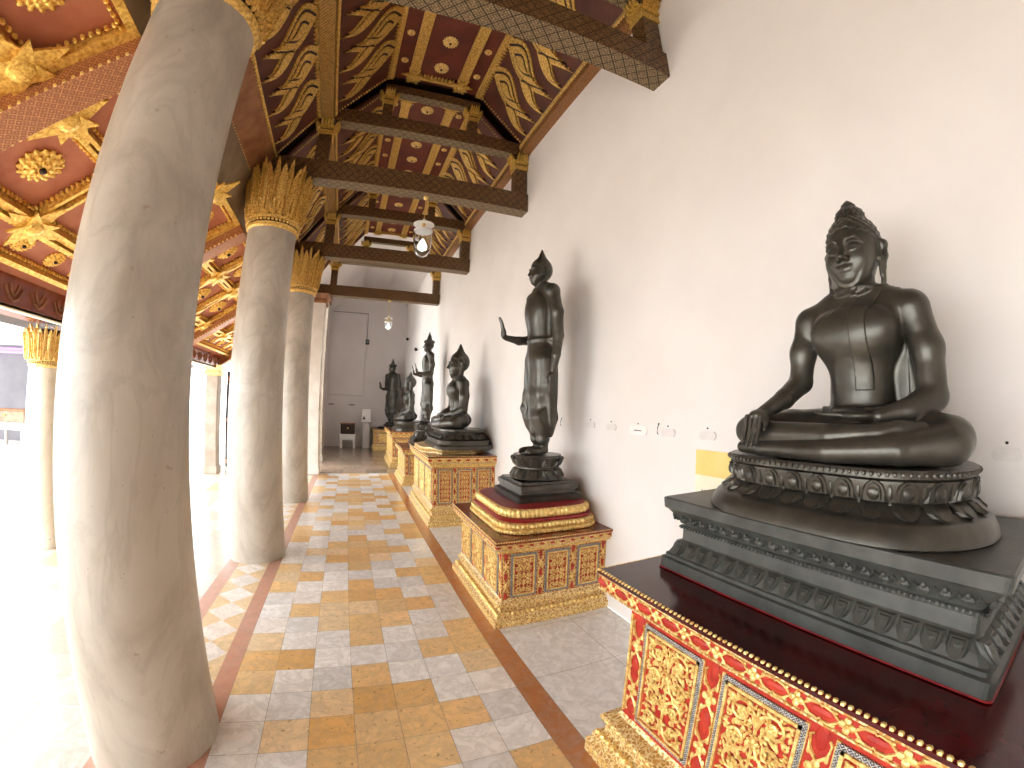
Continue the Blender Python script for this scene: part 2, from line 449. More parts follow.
def hair_mesh(c, q, style):
    h = .0042 * max(q, .9) if style != 'far' else .009
    lo = (c[0] - .13 * q, c[1] - .13 * q, c[2] - .09 * q); hi = (c[0] + .13 * q, c[1] + .14 * q, c[2] + .34 * q)
    s = SDF(lo, hi, h)
    s.ell((c[0], c[1] + .014 * q, c[2] + .037 * q), (.0915 * q, .1 * q, .109 * q), .0)
    X, Y, Z = s.grid()
    x, y, z = (X - c[0]) / q, (Y - c[1]) / q, (Z - c[2]) / q
    # hairline: keep what lies above a curve arching over the brow and falling behind the ears
    line = .078 - .35 * np.abs(x) ** 1.5 * 4 - np.clip(y + .03, 0, 1) * 1.9
    line = np.maximum(line, -.072)
    s.D = np.maximum(s.D, ((line - z) * q * .75).astype(np.float32))
    if style != 'flame': s.ell((c[0], c[1] + .018 * q, c[2] + .145 * q), (.05 * q, .052 * q, .036 * q), .016 * q)
    if style == 'crown':
        s.cap((c[0], c[1] + .014 * q, c[2] + .085 * q), (c[0], c[1] + .014 * q, c[2] + .1 * q), .108 * q, .108 * q, .005, (1, 1, .35))
        s.cap((c[0], c[1] + .014 * q, c[2] + .12 * q), (c[0], c[1] + .016 * q, c[2] + .2 * q), .062 * q, .04 * q, .01)
        s.cap((c[0], c[1] + .016 * q, c[2] + .2 * q), (c[0], c[1] + .016 * q, c[2] + .31 * q), .034 * q, .005 * q, .01)
        for sg in (-1, 1): s.cap((c[0] + sg * .1 * q, c[1] + .01 * q, c[2] + .08 * q), (c[0] + sg * .118 * q, c[1] + .02 * q, c[2] + .14 * q), .014 * q, .004 * q, .01)
    elif style == 'flame':
        s.cap((c[0], c[1] + .018 * q, c[2] + .13 * q), (c[0], c[1] + .018 * q, c[2] + .225 * q), .046 * q, .009 * q, .022 * q)
    else:
        s.ell((c[0], c[1] + .016 * q, c[2] + .18 * q), (.025 * q, .025 * q, .022 * q), .012 * q)
        s.cap((c[0], c[1] + .016 * q, c[2] + .19 * q), (c[0], c[1] + .016 * q, c[2] + .204 * q), .014 * q, .006 * q, .01 * q)
    if style != 'far':
        yy = y - .014
        az = np.arctan2(yy, x); rad = np.sqrt(x * x + yy * yy)
        el = np.arctan2(z - .03, np.maximum(rad, 1e-4))
        bump = np.maximum(np.sin(az * 17) * np.sin(z * 2 * PI / .026), -.2) * .0042 * q * np.clip(rad / .03, 0, 1)
        s.D = s.D - bump.astype(np.float32)
    return s.mesh('hair', 'bronze')

def fingers(s, base, axis, side, n, ln, r, curl=(0, 0, 0), k=.003):
    """four fingers of unequal length, each bending at two knuckles"""
    base, axis, side, curl = (np.array(q, float) for q in (base, axis, side, curl))
    for i in range(n):
        f = (1.0, 1.12, 1.06, .86)[i]
        p0 = base + side * (i - (n - 1) / 2)
        p1 = p0 + axis * ln * f * .45 + curl * .15
        p2 = p1 + axis * ln * f * .32 + curl * .45
        p3 = p2 + axis * ln * f * .25 + curl * .8
        s.limb([p0, p1, p2, p3], [r, r, r * .92, r * .72], k)

def seated(h, style, pose):
    s = SDF((-.5, -.33, -.01), (.5, .2, .94), h)
    # trunk
    hx = .012
    s.ell((hx, .03, .09), (.17, .12, .09), .03)
    s.ell((hx, .01, .22), (.104, .08, .14), .05)
    s.ell((hx, -.002, .40), (.148, .094, .125), .06)
    s.ell((hx - .072, -.06, .425), (.068, .032, .055), .06); s.ell((hx + .072, -.06, .425), (.068, .032, .055), .06)
    s.limb([(-.165, .015, .484), (-.06, .012, .522), (.085, .012, .522), (.19, .015, .484)], [.055, .047, .047, .055], .04)
    s.cap((hx + .006, .012, .52), (hx + .016, -.002, .615), .058, .052, .025)
    for z in (.552, .572, .59): s.cap((hx - .02, -.012, z), (hx + .02, -.012, z), .046, .046, .006, (1, 1, .3))
    head_prims(s, (hx + .018, -.005, .687), 1.03)
    # robe hanging between the left arm and the body
    s.ell((.165, .045, .30), (.075, .018, .17), .02)
    # raised robe edge across the chest and flank
    X, Y, Z = s.grid()
    reg = (np.abs(X) < .172) & (Z > .168) & (Z < .56) & (Z < .40 + (X + .13) * .95) & ((X > -.11) | (Z < .42))
    s.D[reg] -= .0035
    # legs: half lotus, right shin on top
    s.limb([(.09, .03, .085), (.21, -.02, .085), (.315, -.075, .078)], [.085, .08, .068], .02)
    s.limb([(-.09, .03, .085), (-.25, -.02, .085), (-.375, -.075, .082)], [.085, .075, .06], .02)
    s.limb([(.318, -.10, .066), (.2, -.185, .05), (.0, -.228, .036), (-.25, -.215, .028), (-.35, -.185, .026)], [.062, .047, .036, .026, .022], .006)
    s.limb([(-.385, -.095, .082), (-.24, -.185, .078), (.0, -.205, .082), (.15, -.185, .094)], [.056, .044, .037, .028], .006)
    s.limb([(.14, -.185, .096), (.2, -.165, .104), (.25, -.135, .108)], [.028, .028, .021], .008)
    for i in range(5): s.cap((.243 + .004 * i, -.15 + .011 * i, .109), (.27 - .002 * i, -.138 + .011 * i, .108), .0085, .0065, .003)
    s.ell((-.02, -.06, .028), (.30, .13, .045), .02)
    s.limb([(-.10, -.04, .165), (-.045, -.08, .16), (.065, -.08, .16), (.125, -.04, .165)], [.010] * 4, .010)
    if pose == 'touch':
        s.limb([(-.178, .015, .475), (-.2, -.005, .37), (-.205, -.02, .262)], [.05, .046, .042], .025)
        s.limb([(-.205, -.02, .262), (-.222, -.11, .2), (-.245, -.2, .155)], [.042, .035, .025], .012)
        s.ell((-.255, -.22, .143), (.039, .036, .02), .015)
        fingers(s, (-.262, -.248, .137), (.02, -.16, -.98), (.0185, 0, 0), 4, .088, .0082, (0, -.006, 0), .0012)
        s.limb([(-.23, -.225, .143), (-.213, -.245, .12), (-.209, -.258, .095)], [.011, .009, .006], .005)
    else:
        s.limb([(-.195, .015, .475), (-.235, .02, .34), (-.24, .0, .2)], [.058, .052, .047], .03)
        s.limb([(-.24, .0, .2), (-.19, -.09, .16), (-.1, -.145, .14)], [.047, .038, .027], .012)
        s.ell((-.045, -.165, .145), (.055, .036, .016), .012)
        fingers(s, (-.0, -.165, .15), (1, 0, .02), (0, .0145, 0), 4, .08, .0078)
        s.limb([(-.06, -.15, .155), (-.03, -.14, .168), (-.008, -.14, .172)], [.011, .009, .006], .005)
    s.limb([(.2, .015, .475), (.235, .015, .35), (.248, .0, .20)], [.052, .048, .046], .025)
    s.limb([(.248, .0, .20), (.2, -.08, .158), (.13, -.14, .142)], [.046, .037, .027], .012)
    s.ell((.07, -.165, .143), (.055, .036, .014), .010)
    fingers(s, (.028, -.165, .145), (-1, -.05, .03), (0, .0148, 0), 4, .08, .0074, (0, 0, .004), .0015)
    s.limb([(.078, -.138, .15), (.043, -.128, .158), (.022, -.128, .16)], [.011, .009, .006], .005)
    # robe border running from the left shoulder under the right arm, a shallow raised edge
    body = s.mesh('body', 'bronze')
    # shoulder sash as a thin layer over the chest
    t = SDF((.0, -.2, .2), (.19, .13, .6), h)
    i0 = [int(round((t.lo[i] - s.lo[i]) / h)) for i in range(3)]
    t.lo = np.array([s.ax[i][i0[i]] for i in range(3)], np.float32)
    t.D = s.D[i0[0]:i0[0] + t.n[0], i0[1]:i0[1] + t.n[1], i0[2]:i0[2] + t.n[2]].copy(); t.n = list(t.D.shape)
    t.ax = [t.lo[i] + h * np.arange(t.n[i], dtype=np.float32) for i in range(3)]
    X, Y, Z = t.grid()
    xc = .056 + np.clip(Z - .47, 0, 1) * .45
    box = np.maximum(np.maximum(np.abs(X - xc) - (.028 + np.clip(Z - .45, 0, 1) * .12), .222 - Z), np.maximum(Z - .565, Y - .03))
    t.D = np.maximum(t.D - .0075, box.astype(np.float32)); t.D[0] = t.D[-1] = 1; t.D[:, 0] = t.D[:, -1] = 1; t.D[:, :, 0] = t.D[:, :, -1] = 1
    sash = t.mesh('sash', 'bronze')
    return body, hair_mesh((hx + .018, -.005, .687), 1.03, style), sash

def standing(h, style, pose):
    s = SDF((-.36, -.48, -.02), (.36, .22, 1.75), h)
    for sg in (-1, 1):
        s.limb([(sg * .062, .025, .22), (sg * .062, .03, .05)], [.045, .036], .02)
        s.ell((sg * .066, -.04, .028), (.04, .105, .032), .02)
        for i in range(5): s.cap((sg * (.04 + .012 * i), -.125 + .006 * i, .018), (sg * (.042 + .012 * i), -.152 + .009 * i, .014), .011, .008, .004)
        s.limb([(sg * .085, .015, .78), (sg * .08, .005, .5), (sg * .072, .02, .2)], [.098, .08, .062], .03)
    s.cap((0, .02, .27), (0, .015, .78), .125, .165, .03, (1, .55, 1))
    s.cap((0, .02, .17), (0, .02, .3), .03, .1, .03, (3.2, 1, 1))
    s.ell((0, .015, .82), (.16, .108, .14), .05)
    s.ell((0, .01, 1.0), (.14, .098, .17), .06)
    s.ell((0, .005, 1.20), (.165, .108, .19), .08)
    s.ell((0, -.045, 1.25), (.13, .05, .13), .08)
    s.limb([(-.185, .025, 1.37), (-.07, .025, 1.415), (.07, .025, 1.415), (.185, .025, 1.37)], [.06, .05, .05, .06], .04)
    s.cap((0, .03, 1.4), (0, .01, 1.5), .056, .05, .025)
    head_prims(s, (0, .0, 1.565), .98)
    # waist cloth and belt, hanging front fold
    s.cap((-.02, .01, .96), (.02, .01, .96), .134, .134, .01, (1, .74, .18))
    s.limb([(0, -.075, .94), (0, -.07, .5), (0, -.05, .2)], [.03, .035, .035], .04, (1, .6, 1))
    # robe edges flaring beside the legs down to the hem
    s.ell((.15, .05, .55), (.045, .05, .40), .04)
    s.ell((-.12, .0, .52), (.045, .075, .32), .05)
    s.limb([(-.12, -.06, .5), (-.125, -.088, .385), (-.11, -.03, .24)], [.02, .012, .02], .05)
    for sg in (-1, 1): s.ell((sg * .172, .045, 1.14), (.07, .03, .22), .03)
    for sg in (-1, 1): s.limb([(sg * .06, .02, .16), (sg * .06, .02, .13)], [.058, .058], .008)
    def hang(sg):
        s.limb([(sg * .19, .028, 1.36), (sg * .228, .05, 1.18), (sg * .235, .06, .98)], [.057, .05, .044], .025)
        s.limb([(sg * .235, .06, .98), (sg * .235, .04, .82), (sg * .23, .02, .7)], [.044, .036, .027], .012)
        s.ell((sg * .232, .012, .64), (.017, .034, .05), .012)
        fingers(s, (sg * .233, .008, .6), (0, -.05, -1), (0, .0145, 0), 4, .09, .0078)
        s.limb([(sg * .228, -.02, .66), (sg * .222, -.035, .62), (sg * .222, -.036, .59)], [.011, .009, .006], .006)
    def lift(sg):
        s.limb([(sg * .19, .028, 1.36), (sg * .222, .05, 1.18), (sg * .225, .03, 1.0)], [.057, .05, .045], .04)
        s.limb([(sg * .225, .03, 1.0), (sg * .215, -.10, .985), (sg * .205, -.225, 1.0)], [.045, .037, .026], .02)
        s.ell((sg * .203, -.255, 1.04), (.036, .022, .05), .02)
        fingers(s, (sg * .203, -.265, 1.08), (0, -.1, 1), (.0155, 0, 0), 4, .09, .0085, (0, -.014, 0))
        s.limb([(sg * .172, -.25, 1.04), (sg * .158, -.268, 1.07), (sg * .155, -.272, 1.1)], [.011, .009, .006], .006)
    lift(-1)
    if pose == 'both': lift(1)
    else: hang(1)
    body = s.mesh('body', 'bronze')
    return body, hair_mesh((0, .0, 1.565), .98, style)

# ------------------------------------------------------------------ setting: floor
def build_floor():
    V = []; F = []; C = []
    def quad(x0, y0, x1, y1, c, spot=1.0, z=0.0, g=.0012):
        o = len(V); V.extend([(x0 + g, y0 + g, z), (x1 - g, y0 + g, z), (x1 - g, y1 - g, z), (x0 + g, y1 - g, z)]); F.append((o, o + 1, o + 2, o + 3)); C.append((*c, spot))
    def poly(ps, c, spot=1.0):
        o = len(V); V.extend([(x, y, 0.0) for x, y in ps]); F.append(tuple(range(o, o + len(ps)))); C.append((*c, spot))
    def jit(hx, a=.06):
        c = hexc(hx); f = 1 + random.uniform(-a, a); w = random.uniform(-.02, .02)
        return (c[0] * f * (1 + w), c[1] * f, c[2] * f * (1 - w))
    rnd = random.Random(3)
    x0, x1 = -.72, .849; p = (x1 - x0) / 7
    Y1 = 9.72
    k0 = -42
    white = {3: (0,), 2: (-1, 0, 1), 4: (-1, 0, 1), 1: (1, 2, -1, -2), 5: (1, 2, -1, -2), 0: (2, 3, -2), 6: (2, 3, -2)}
    k = k0
    while True:
        ya = 2.50 - p / 2 + p * k; yb = min(ya + p, Y1)
        if ya >= Y1: break
        r = k % 6; r = r - 6 if r > 3 else r
        for c in range(7):
            w = r in white[c]
            col = jit(random.choice(['f4efe9', 'eee8e2', 'f6f2ed', 'e7e2dd']), .04) if w else jit(random.choice(['f0c990', 'ecbd7c', 'f2d2a4', 'eec488', 'e8b672']), .06)
            quad(x0 + p * c, ya, x0 + p * (c + 1), yb, col, 1.0 if w else 0.0)
        k += 1
    for a, b, hx in ((.849, .987, 'b8784a'), (-.835, -.72, 'c4907a'), (-1.25, -1.13, 'cd9f8c')):
        y = -7.0
        while y < Y1:
            quad(a, y, b, min(y + .9, Y1), jit(hx, .08), .6, g=.0006); y += .9
    # diamonds between the column strips
    a, b = -1.13, -.835; w = b - a; y = -7.0
    while y < Y1:
        ye = y + w; xm = (a + b) / 2; ym = y + w / 2
        poly([(xm, y), (b, ym), (xm, ye), (a, ym)], jit('ebe3da'))
        for tri in ([(a, y), (xm, y), (a, ym)], [(xm, y), (b, y), (b, ym)], [(b, ym), (b, ye), (xm, ye)], [(a, ym), (xm, ye), (a, ye)]): poly(tri, jit('e3c79c'), .3)
        y = ye
    # grey slabs under the pedestals
    for i in range(-16, 22):
        ya = 1.975 + .57 * i
        if ya >= Y1: break
        for xa, xb in ((.987, 1.545), (1.545, W)): quad(xa, ya, xb, min(ya + .57, Y1), jit('eeeae5', .03), g=.0018)
    # pale slabs outside the columns and the terrace beyond
    for i in range(0, 30):
        for j in range(-18, 46):
            xb = -1.25 - .46 * i; ya = -7.14 + .46 * (j + 18)
            hx = random.choice(['cfc2b2', 'd8cdbf', 'cdb08a', 'd2b6a4', 'dad2c8']) if i < 5 else random.choice(['efe9e1', 'f2ede6', 'ece5dc'])
            quad(xb - .46, ya, xb, ya + .46, jit(hx, .03), g=.001)
    # darker polished floor of the end hall
    for i in range(6):
        for j in range(10):
            xa = -1.25 + .53 * i; ya = Y1 + .62 * j
            quad(xa, ya, min(xa + .53, W), ya + .62, jit(random.choice(['86715f', '907a68', '7c6756']), .08), .8, g=.001)
    o = len(V); V.extend([(-15.2, -7.2, -.003), (W, -7.2, -.003), (W, 17.5, -.003), (-15.2, 17.5, -.003)]); F.append((o, o + 1, o + 2, o + 3)); C.append((*hexc('a89884'), 1))
    me = bpy.data.meshes.new('floor'); me.from_pydata(V, [], F)
    ca = me.color_attributes.new('tile', 'FLOAT_COLOR', 'CORNER')
    for poly_, c in zip(me.polygons, C):
        for li in poly_.loop_indices: ca.data[li].color = c
    me.materials.append(M['floor'])
    tag(link('floor', me), kind='structure')
build_floor()

# ------------------------------------------------------------------ setting: walls
tag(MB().box((W, -7, 0), (W + .3, END_Y, 6.2)).build('wall_right', 'wall'), kind='structure')
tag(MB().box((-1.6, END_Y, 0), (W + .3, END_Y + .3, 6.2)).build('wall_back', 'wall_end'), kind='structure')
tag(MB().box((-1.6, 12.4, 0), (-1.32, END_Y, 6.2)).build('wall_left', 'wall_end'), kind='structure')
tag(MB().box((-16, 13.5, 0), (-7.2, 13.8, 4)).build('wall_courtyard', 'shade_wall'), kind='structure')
tag(MB().box((-3.5, -2.5, 0), (W, -2.3, 6.2)).build('light_block_wall', 'wall'), kind='structure')  # unseen wall added behind the camera, keeps light off the right wall
# raised panel on the end wall
tag(MB().cbox((-.92, END_Y - .04, 1.9), (.40, END_Y + .01, 5.0), .01).build('trim_1', 'wall_end'), kind='structure')

# ------------------------------------------------------------------ ceiling over the aisle
def flame_outline(n=14, sh=.0):
    L = []; R = []
    for i in range(n + 1):
        u = i / n
        b = (math.sin(PI * u ** 1.7)) ** 1.15 * .5
        c = .22 * math.sin(2 * PI * (u - .1)) * (1 - .4 * u)
        L.append((u, c + b)); R.append((u, c - b))
    return L + R[::-1][1:-1]
FL = flame_outline()
def scaled(poly, k, cu=.62):
    cv = .22 * math.sin(2 * PI * (cu - .1)) * (1 - .4 * cu)
    return [(cu + (u - cu) * k, cv + (v - cv) * k) for u, v in poly]

def flame_panel(name, p0, p1, y0, y1, side, root, mats=('gold_dull', 'wood_dark')):
    """sloping board from (x,z)=p0 (low) to p1 (high) with carved flames"""
    p0 = Vector((p0[0], 0, p0[1])); p1 = Vector((p1[0], 0, p1[1])); d = p1 - p0; L = d.length; d.normalize()
    nrm = Vector((d.z, 0, -d.x)) if d.x > 0 else Vector((-d.z, 0, d.x))
    if nrm.z > 0: nrm = -nrm
    b = MB(); q = [p0 - nrm * .03, p1 - nrm * .03, p1, p0]
    b.loft([[tuple(v + Vector((0, y0, 0))) for v in q], [tuple(v + Vector((0, y1, 0))) for v in q]])
    bo = b.build(name, 'slope_brown', root)
    m = MB(); m.mats = mats
    pitch = .47; cnt = int((y1 - y0 - .24) / pitch); st = (y1 - y0 - cnt * pitch) / 2
    def T(yc, hw, u0, u1):
        def f(u, v, z):
            pp = p0 + d * (L * (u0 + (u1 - u0) * u)) + nrm * z; return (pp.x, yc + v * hw * 2 - (u - .5) * .12, pp.z)
        return f
    for i in range(cnt):
        yc = y0 + st + pitch * (i + .5)
        for (yy, hw, u0, u1) in ((yc, .18, .10, .98), (yc + pitch / 2, .095, .04, .60)):
            t = T(yy, hw, u0, u1)
            m.cur = 0; m.plate(FL, -.01, .018, t)
            m.cur = 1; m.plate(scaled(FL, .80), -.01, .022, t)
            m.cur = 0; m.plate(scaled(FL, .70), -.01, .034, t)
            if u1 > .9:
                m.cur = 1; m.plate(scaled(FL, .42), -.01, .038, t)
                m.cur = 0; m.plate(scaled(FL, .32), -.01, .046, t)
                m.cur = 0
                for j in range(0, len(FL)):
                    m.ell(t(*scaled(FL, .88)[j], .02), (.011, .011, .011), 5, 3)
    m.cur = 0
    # gilt band along the upper edge with teeth, and bead edging at both ends
    for u0, u1, hh in ((.955, 1.0, .03), (0.0, .03, .014)):
        a = p0 + d * L * u0; c = p0 + d * L * u1
        m.loft([[tuple(w + Vector((0, yy, 0))) for w in (a - nrm * .01, c - nrm * .01, c + nrm * hh, a + nrm * hh)] for yy in (y0, y1)])
    for yy in (y0 + .05, y1 - .05):
        for i in range(22):
            pp = p0 + d * L * (i + .5) / 22; m.ell((pp.x + nrm.x * .01, yy, pp.z + nrm.z * .01), (.013, .013, .013), 6, 4)
    for i in range(int((y1 - y0) / .05)):
        yy = y0 + .05 * i; pp = p0 + d * L * .94
        m.plate([(0, 0), (-.05, .022), (0, .044)], 0, .02, lambda u, v, z, pp=pp, yy=yy: tuple(pp + d * u + nrm * z + Vector((0, yy + v, 0))))
    m.build('flame_carving', list(mats), bo)
    return bo

def rosette(r, boss=True):
    m = MB()
    m.lathe([(r * .9, 0), (r * .9, -r * .08), (r * .5, -r * .3), (.001, -r * .34)], 24)
    for n, rr, z, a, b in ((16, .86, .08, .19, .13), (12, .6, .22, .17, .13), (8, .36, .32, .14, .11)):
        for k in range(n):
            t = 2 * PI * k / n
            m.ell((r * rr * math.cos(t), r * rr * math.sin(t), -r * z), (r * a, r * b, r * .11), 8, 5, Matrix.Rotation(t, 3, 'Z'))
    return m
def rosette_me(name, r, mat):
    m = rosette(r); m.cur = 1; m.ell((0, 0, -r * .42), (r * .17, r * .17, r * .14), 10, 6)
    o = m.build(name, [mat, 'wood_dark'], None, True); me = o.data; bpy.data.objects.remove(o); return me
ROS_BIG = rosette_me('rosette', .13, 'gold_bright'); ROS_MID = rosette_me('rosette', .145, 'gold_bright'); ROS_SM = rosette_me('rosette', .095, 'gold_bright')
ROS_C = rosette_me('rosette', .088, 'gold_pale'); ROS_T = rosette_me('rosette', .045, 'gold_pale')
def star_me(r, mat, n=8):
    m = MB()
    for k in range(2):
        pts = []
        for j in range(n * 2):
            a = PI * j / n + k * PI / n; rr = (r if j % 2 == 0 else r * .42) * (1 if k == 0 else .72)
            pts.append((rr * math.cos(a), rr * math.sin(a)))
        m.plate(pts, -.012 - .02 * k, -.03 - .02 * k)
    m.ell((0, 0, -.05), (r * .28, r * .28, .03), 10, 6)
    o = m.build('star', mat, None); me = o.data; bpy.data.objects.remove(o); return me
STAR = star_me(.15, 'gold', 6); STAR4 = star_me(.26, 'gold_bright', 4)

RZ = empty('ceiling', (0, 0, 0)); tag(RZ, kind='structure')
ZC = 5.65
bays = [(-.62, 1.78)] + [(TRUSS_Y[i] + .095, TRUSS_Y[i + 1] - .095) for i in range(3)]
for y0, y1 in bays:
    flame_panel('lower_slope_board', (-1.10, 4.25), (-.67, 4.88), y0, y1, -1, RZ)
    flame_panel('upper_slope_board', (-.53, 4.90), (.06, ZC), y0, y1, -1, RZ)
    flame_panel('wall_slope_board', (1.86, 4.95), (1.17, ZC), y0, y1, 1, RZ)
    b = MB().box((.03, y0, ZC), (1.2, y1, ZC + .04)).build('centre_board', 'ceil_red', RZ)
    g = MB()
    for xa, xb, h in ((.03, .075, .05), (.25, .275, .05), (.275, .345, .035), (.345, .37, .05), (.86, .885, .05), (.885, .955, .035), (.955, .98, .05), (1.155, 1.2, .05)):
        g.box((xa, y0, ZC - h), (xb, y1, ZC + .01))
    for yy in (y0 + .10, y1 - .10):
        g.box((.37, yy - .02, ZC - .04), (.86, yy + .02, ZC + .01))
        for i in range(10): g.ell((.40 + .046 * i, yy + (.05 if yy < (y0 + y1) / 2 else -.05), ZC - .02), (.02, .03, .03), 6, 4)
    for x in (.31, .92):
        for i in range(int((y1 - y0) / .045)): g.ell((x, y0 + .045 * i, ZC - .037), (.012, .012, .01), 6, 4)
    g.build('gilt_ribs', 'gold_dull', b)
    ny = 5
    for i in range(ny):
        yy = y0 + (y1 - y0) * (i + .75) / (ny + .5)
        link('rosette', ROS_C, b, (.615, yy, ZC))
        for x in (.165, 1.065): link('small_rosette', ROS_T, b, (x, yy, ZC))
    for yy in (y0 + .14, y1 - .14):
        for x in (.31, .92): link('corner_star', STAR, b, (x, yy, ZC - .03))
# lengthwise timbers
tag(MB().box((-.67, -3, 4.82), (-.53, 9.9, 4.93)).build('trim_2', 'lattice_fine'), kind='structure')
m = MB().box((1.8, -3, 4.86), (W, 9.7, 4.98)); o_c = tag(m.build('trim_3', 'lattice_brown'), kind='structure')
m = MB()
for i in range(280): m.ell((1.80, -.7 + .037 * i, 4.945), (.011, .011, .011), 6, 4)
m.box((1.79, -3, 4.955), (1.86, 9.7, 5.0)); m.build('bead_edging', 'gold_pale', o_c)
tag(MB().loft([[(x, y, z) for x, z in ((-1.10, 4.26), (-1.07, 4.30), (-1.32, 4.02), (-1.32, 3.96))] for y in (-3, 9.75)]).build('trim_4', 'wood'), kind='structure')
m = MB()
for y in np.arange(-2.9, 9.7, .045): m.ell((-1.10, y, 4.255), (.010, .010, .010), 6, 4); m.ell((-1.305, y, 3.98), (.010, .010, .010), 6, 4)
m.build('bead_edging', 'gold_pale', bpy.data.objects['trim_4'])
tag(MB().loft([[(x, y, z) for x, z in ((-1.30, 3.97), (-1.34, 4.0), (-1.47, 3.56), (-1.42, 3.54))] for y in (-3, 9.75)]).build('trim_5', 'wood_grey'), kind='structure')
# beyond the last frame: plain white underside of the end hall roof
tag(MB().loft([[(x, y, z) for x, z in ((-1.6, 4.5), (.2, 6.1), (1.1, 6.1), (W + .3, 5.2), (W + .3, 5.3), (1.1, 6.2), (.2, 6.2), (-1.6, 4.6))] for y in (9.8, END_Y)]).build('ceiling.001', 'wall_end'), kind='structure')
# roof shell above everything (the outside of the ceiling boards)
for q in (((-3.7, 2.24), (-1.4, 3.74), (-1.44, 3.8), (-3.7, 2.32)), ((-1.42, 4.02), (0.0, 5.83), (0.0, 5.9), (-1.5, 4.05)), ((0, 5.78), (1.2, 5.78), (1.2, 5.86), (0, 5.86)), ((1.2, 5.8), (W + .3, 5.05), (W + .3, 5.15), (1.2, 5.88)), ((-1.5, 3.7), (-1.46, 3.7), (-1.42, 4.05), (-1.5, 4.05))):
    tag(MB().loft([[(x, y, z) for x, z in q] for y in (-7, 9.8)]).build('ceiling', 'wood_dark'), kind='structure')

# ------------------------------------------------------------------ roof frames across the aisle
def crown(mb, cx, cy, z, hw, hh):
    """gilt post cap: bands and leaf points"""
    mb.box((cx - hw * 1.15, cy - hw * 1.15, z - hh), (cx + hw * 1.15, cy + hw * 1.15, z - hh * .72))
    mb.box((cx - hw * 1.3, cy - hw * 1.3, z - hh * .62), (cx + hw * 1.3, cy + hw * 1.3, z - hh * .45))
    for ring, zz, ln in ((1.25, z - hh * .45, .5), (1.5, z - hh * .4, .42)):
        for sx, sy in ((1, 0), (-1, 0), (0, 1), (0, -1)):
            for i in range(4):
                t = (i - 1.5) / 2 * hw
                p = Vector((cx + sx * hw * ring + (t if sx == 0 else 0), cy + sy * hw * ring + (t if sy == 0 else 0), zz))
                mb.tube([p, p + Vector((sx * .02, sy * .02, hh * ln * .5)), p + Vector((sx * .035, sy * .035, hh * ln))], [.018, .016, .002], 5)
def truss(y, label, first):
    root = empty('roof_truss', (0, y, 4.04)); tag(root, label, 'roof beam', 'carved frames across the aisle ceiling')
    def L(z): return z - 4.04
    def beam(nm, a, b):
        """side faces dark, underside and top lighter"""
        m = MB(); m.box(a, b); m.mi = [0, 0, 1, 1, 1, 1]; return m.build(nm, ['lattice', 'lattice_shaded'], root)  # sides take the copy with painted shade
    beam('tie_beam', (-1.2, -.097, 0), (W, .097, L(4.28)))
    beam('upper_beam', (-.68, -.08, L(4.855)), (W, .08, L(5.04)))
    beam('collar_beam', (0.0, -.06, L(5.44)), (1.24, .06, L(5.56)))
    for x, z0, z1, hw in ((-.60, 4.28, 4.86, .075), (1.83, 4.28, 4.86, .075), (.07, 5.04, 5.45, .06), (1.16, 5.04, 5.45, .06)):
        p = MB().box((x - hw, -hw, L(z0)), (x + hw, hw, L(z1))).build('post', 'lattice_shaded', root)
        c = MB(); crown(c, x, 0, L(z1), hw, .22); c.build('post_cap', 'gold', p)
    return root
truss(TRUSS_Y[0], 'nearest lattice-stencilled ceiling beam, its end jutting from the white wall above', 1)
truss(TRUSS_Y[1], 'patterned ceiling beam above the second round column, hanging lamp below it', 0)
truss(TRUSS_Y[2], 'patterned ceiling beam above the third round column', 0)
truss(TRUSS_Y[3], 'farthest patterned ceiling beam, in front of the white end hall', 0)

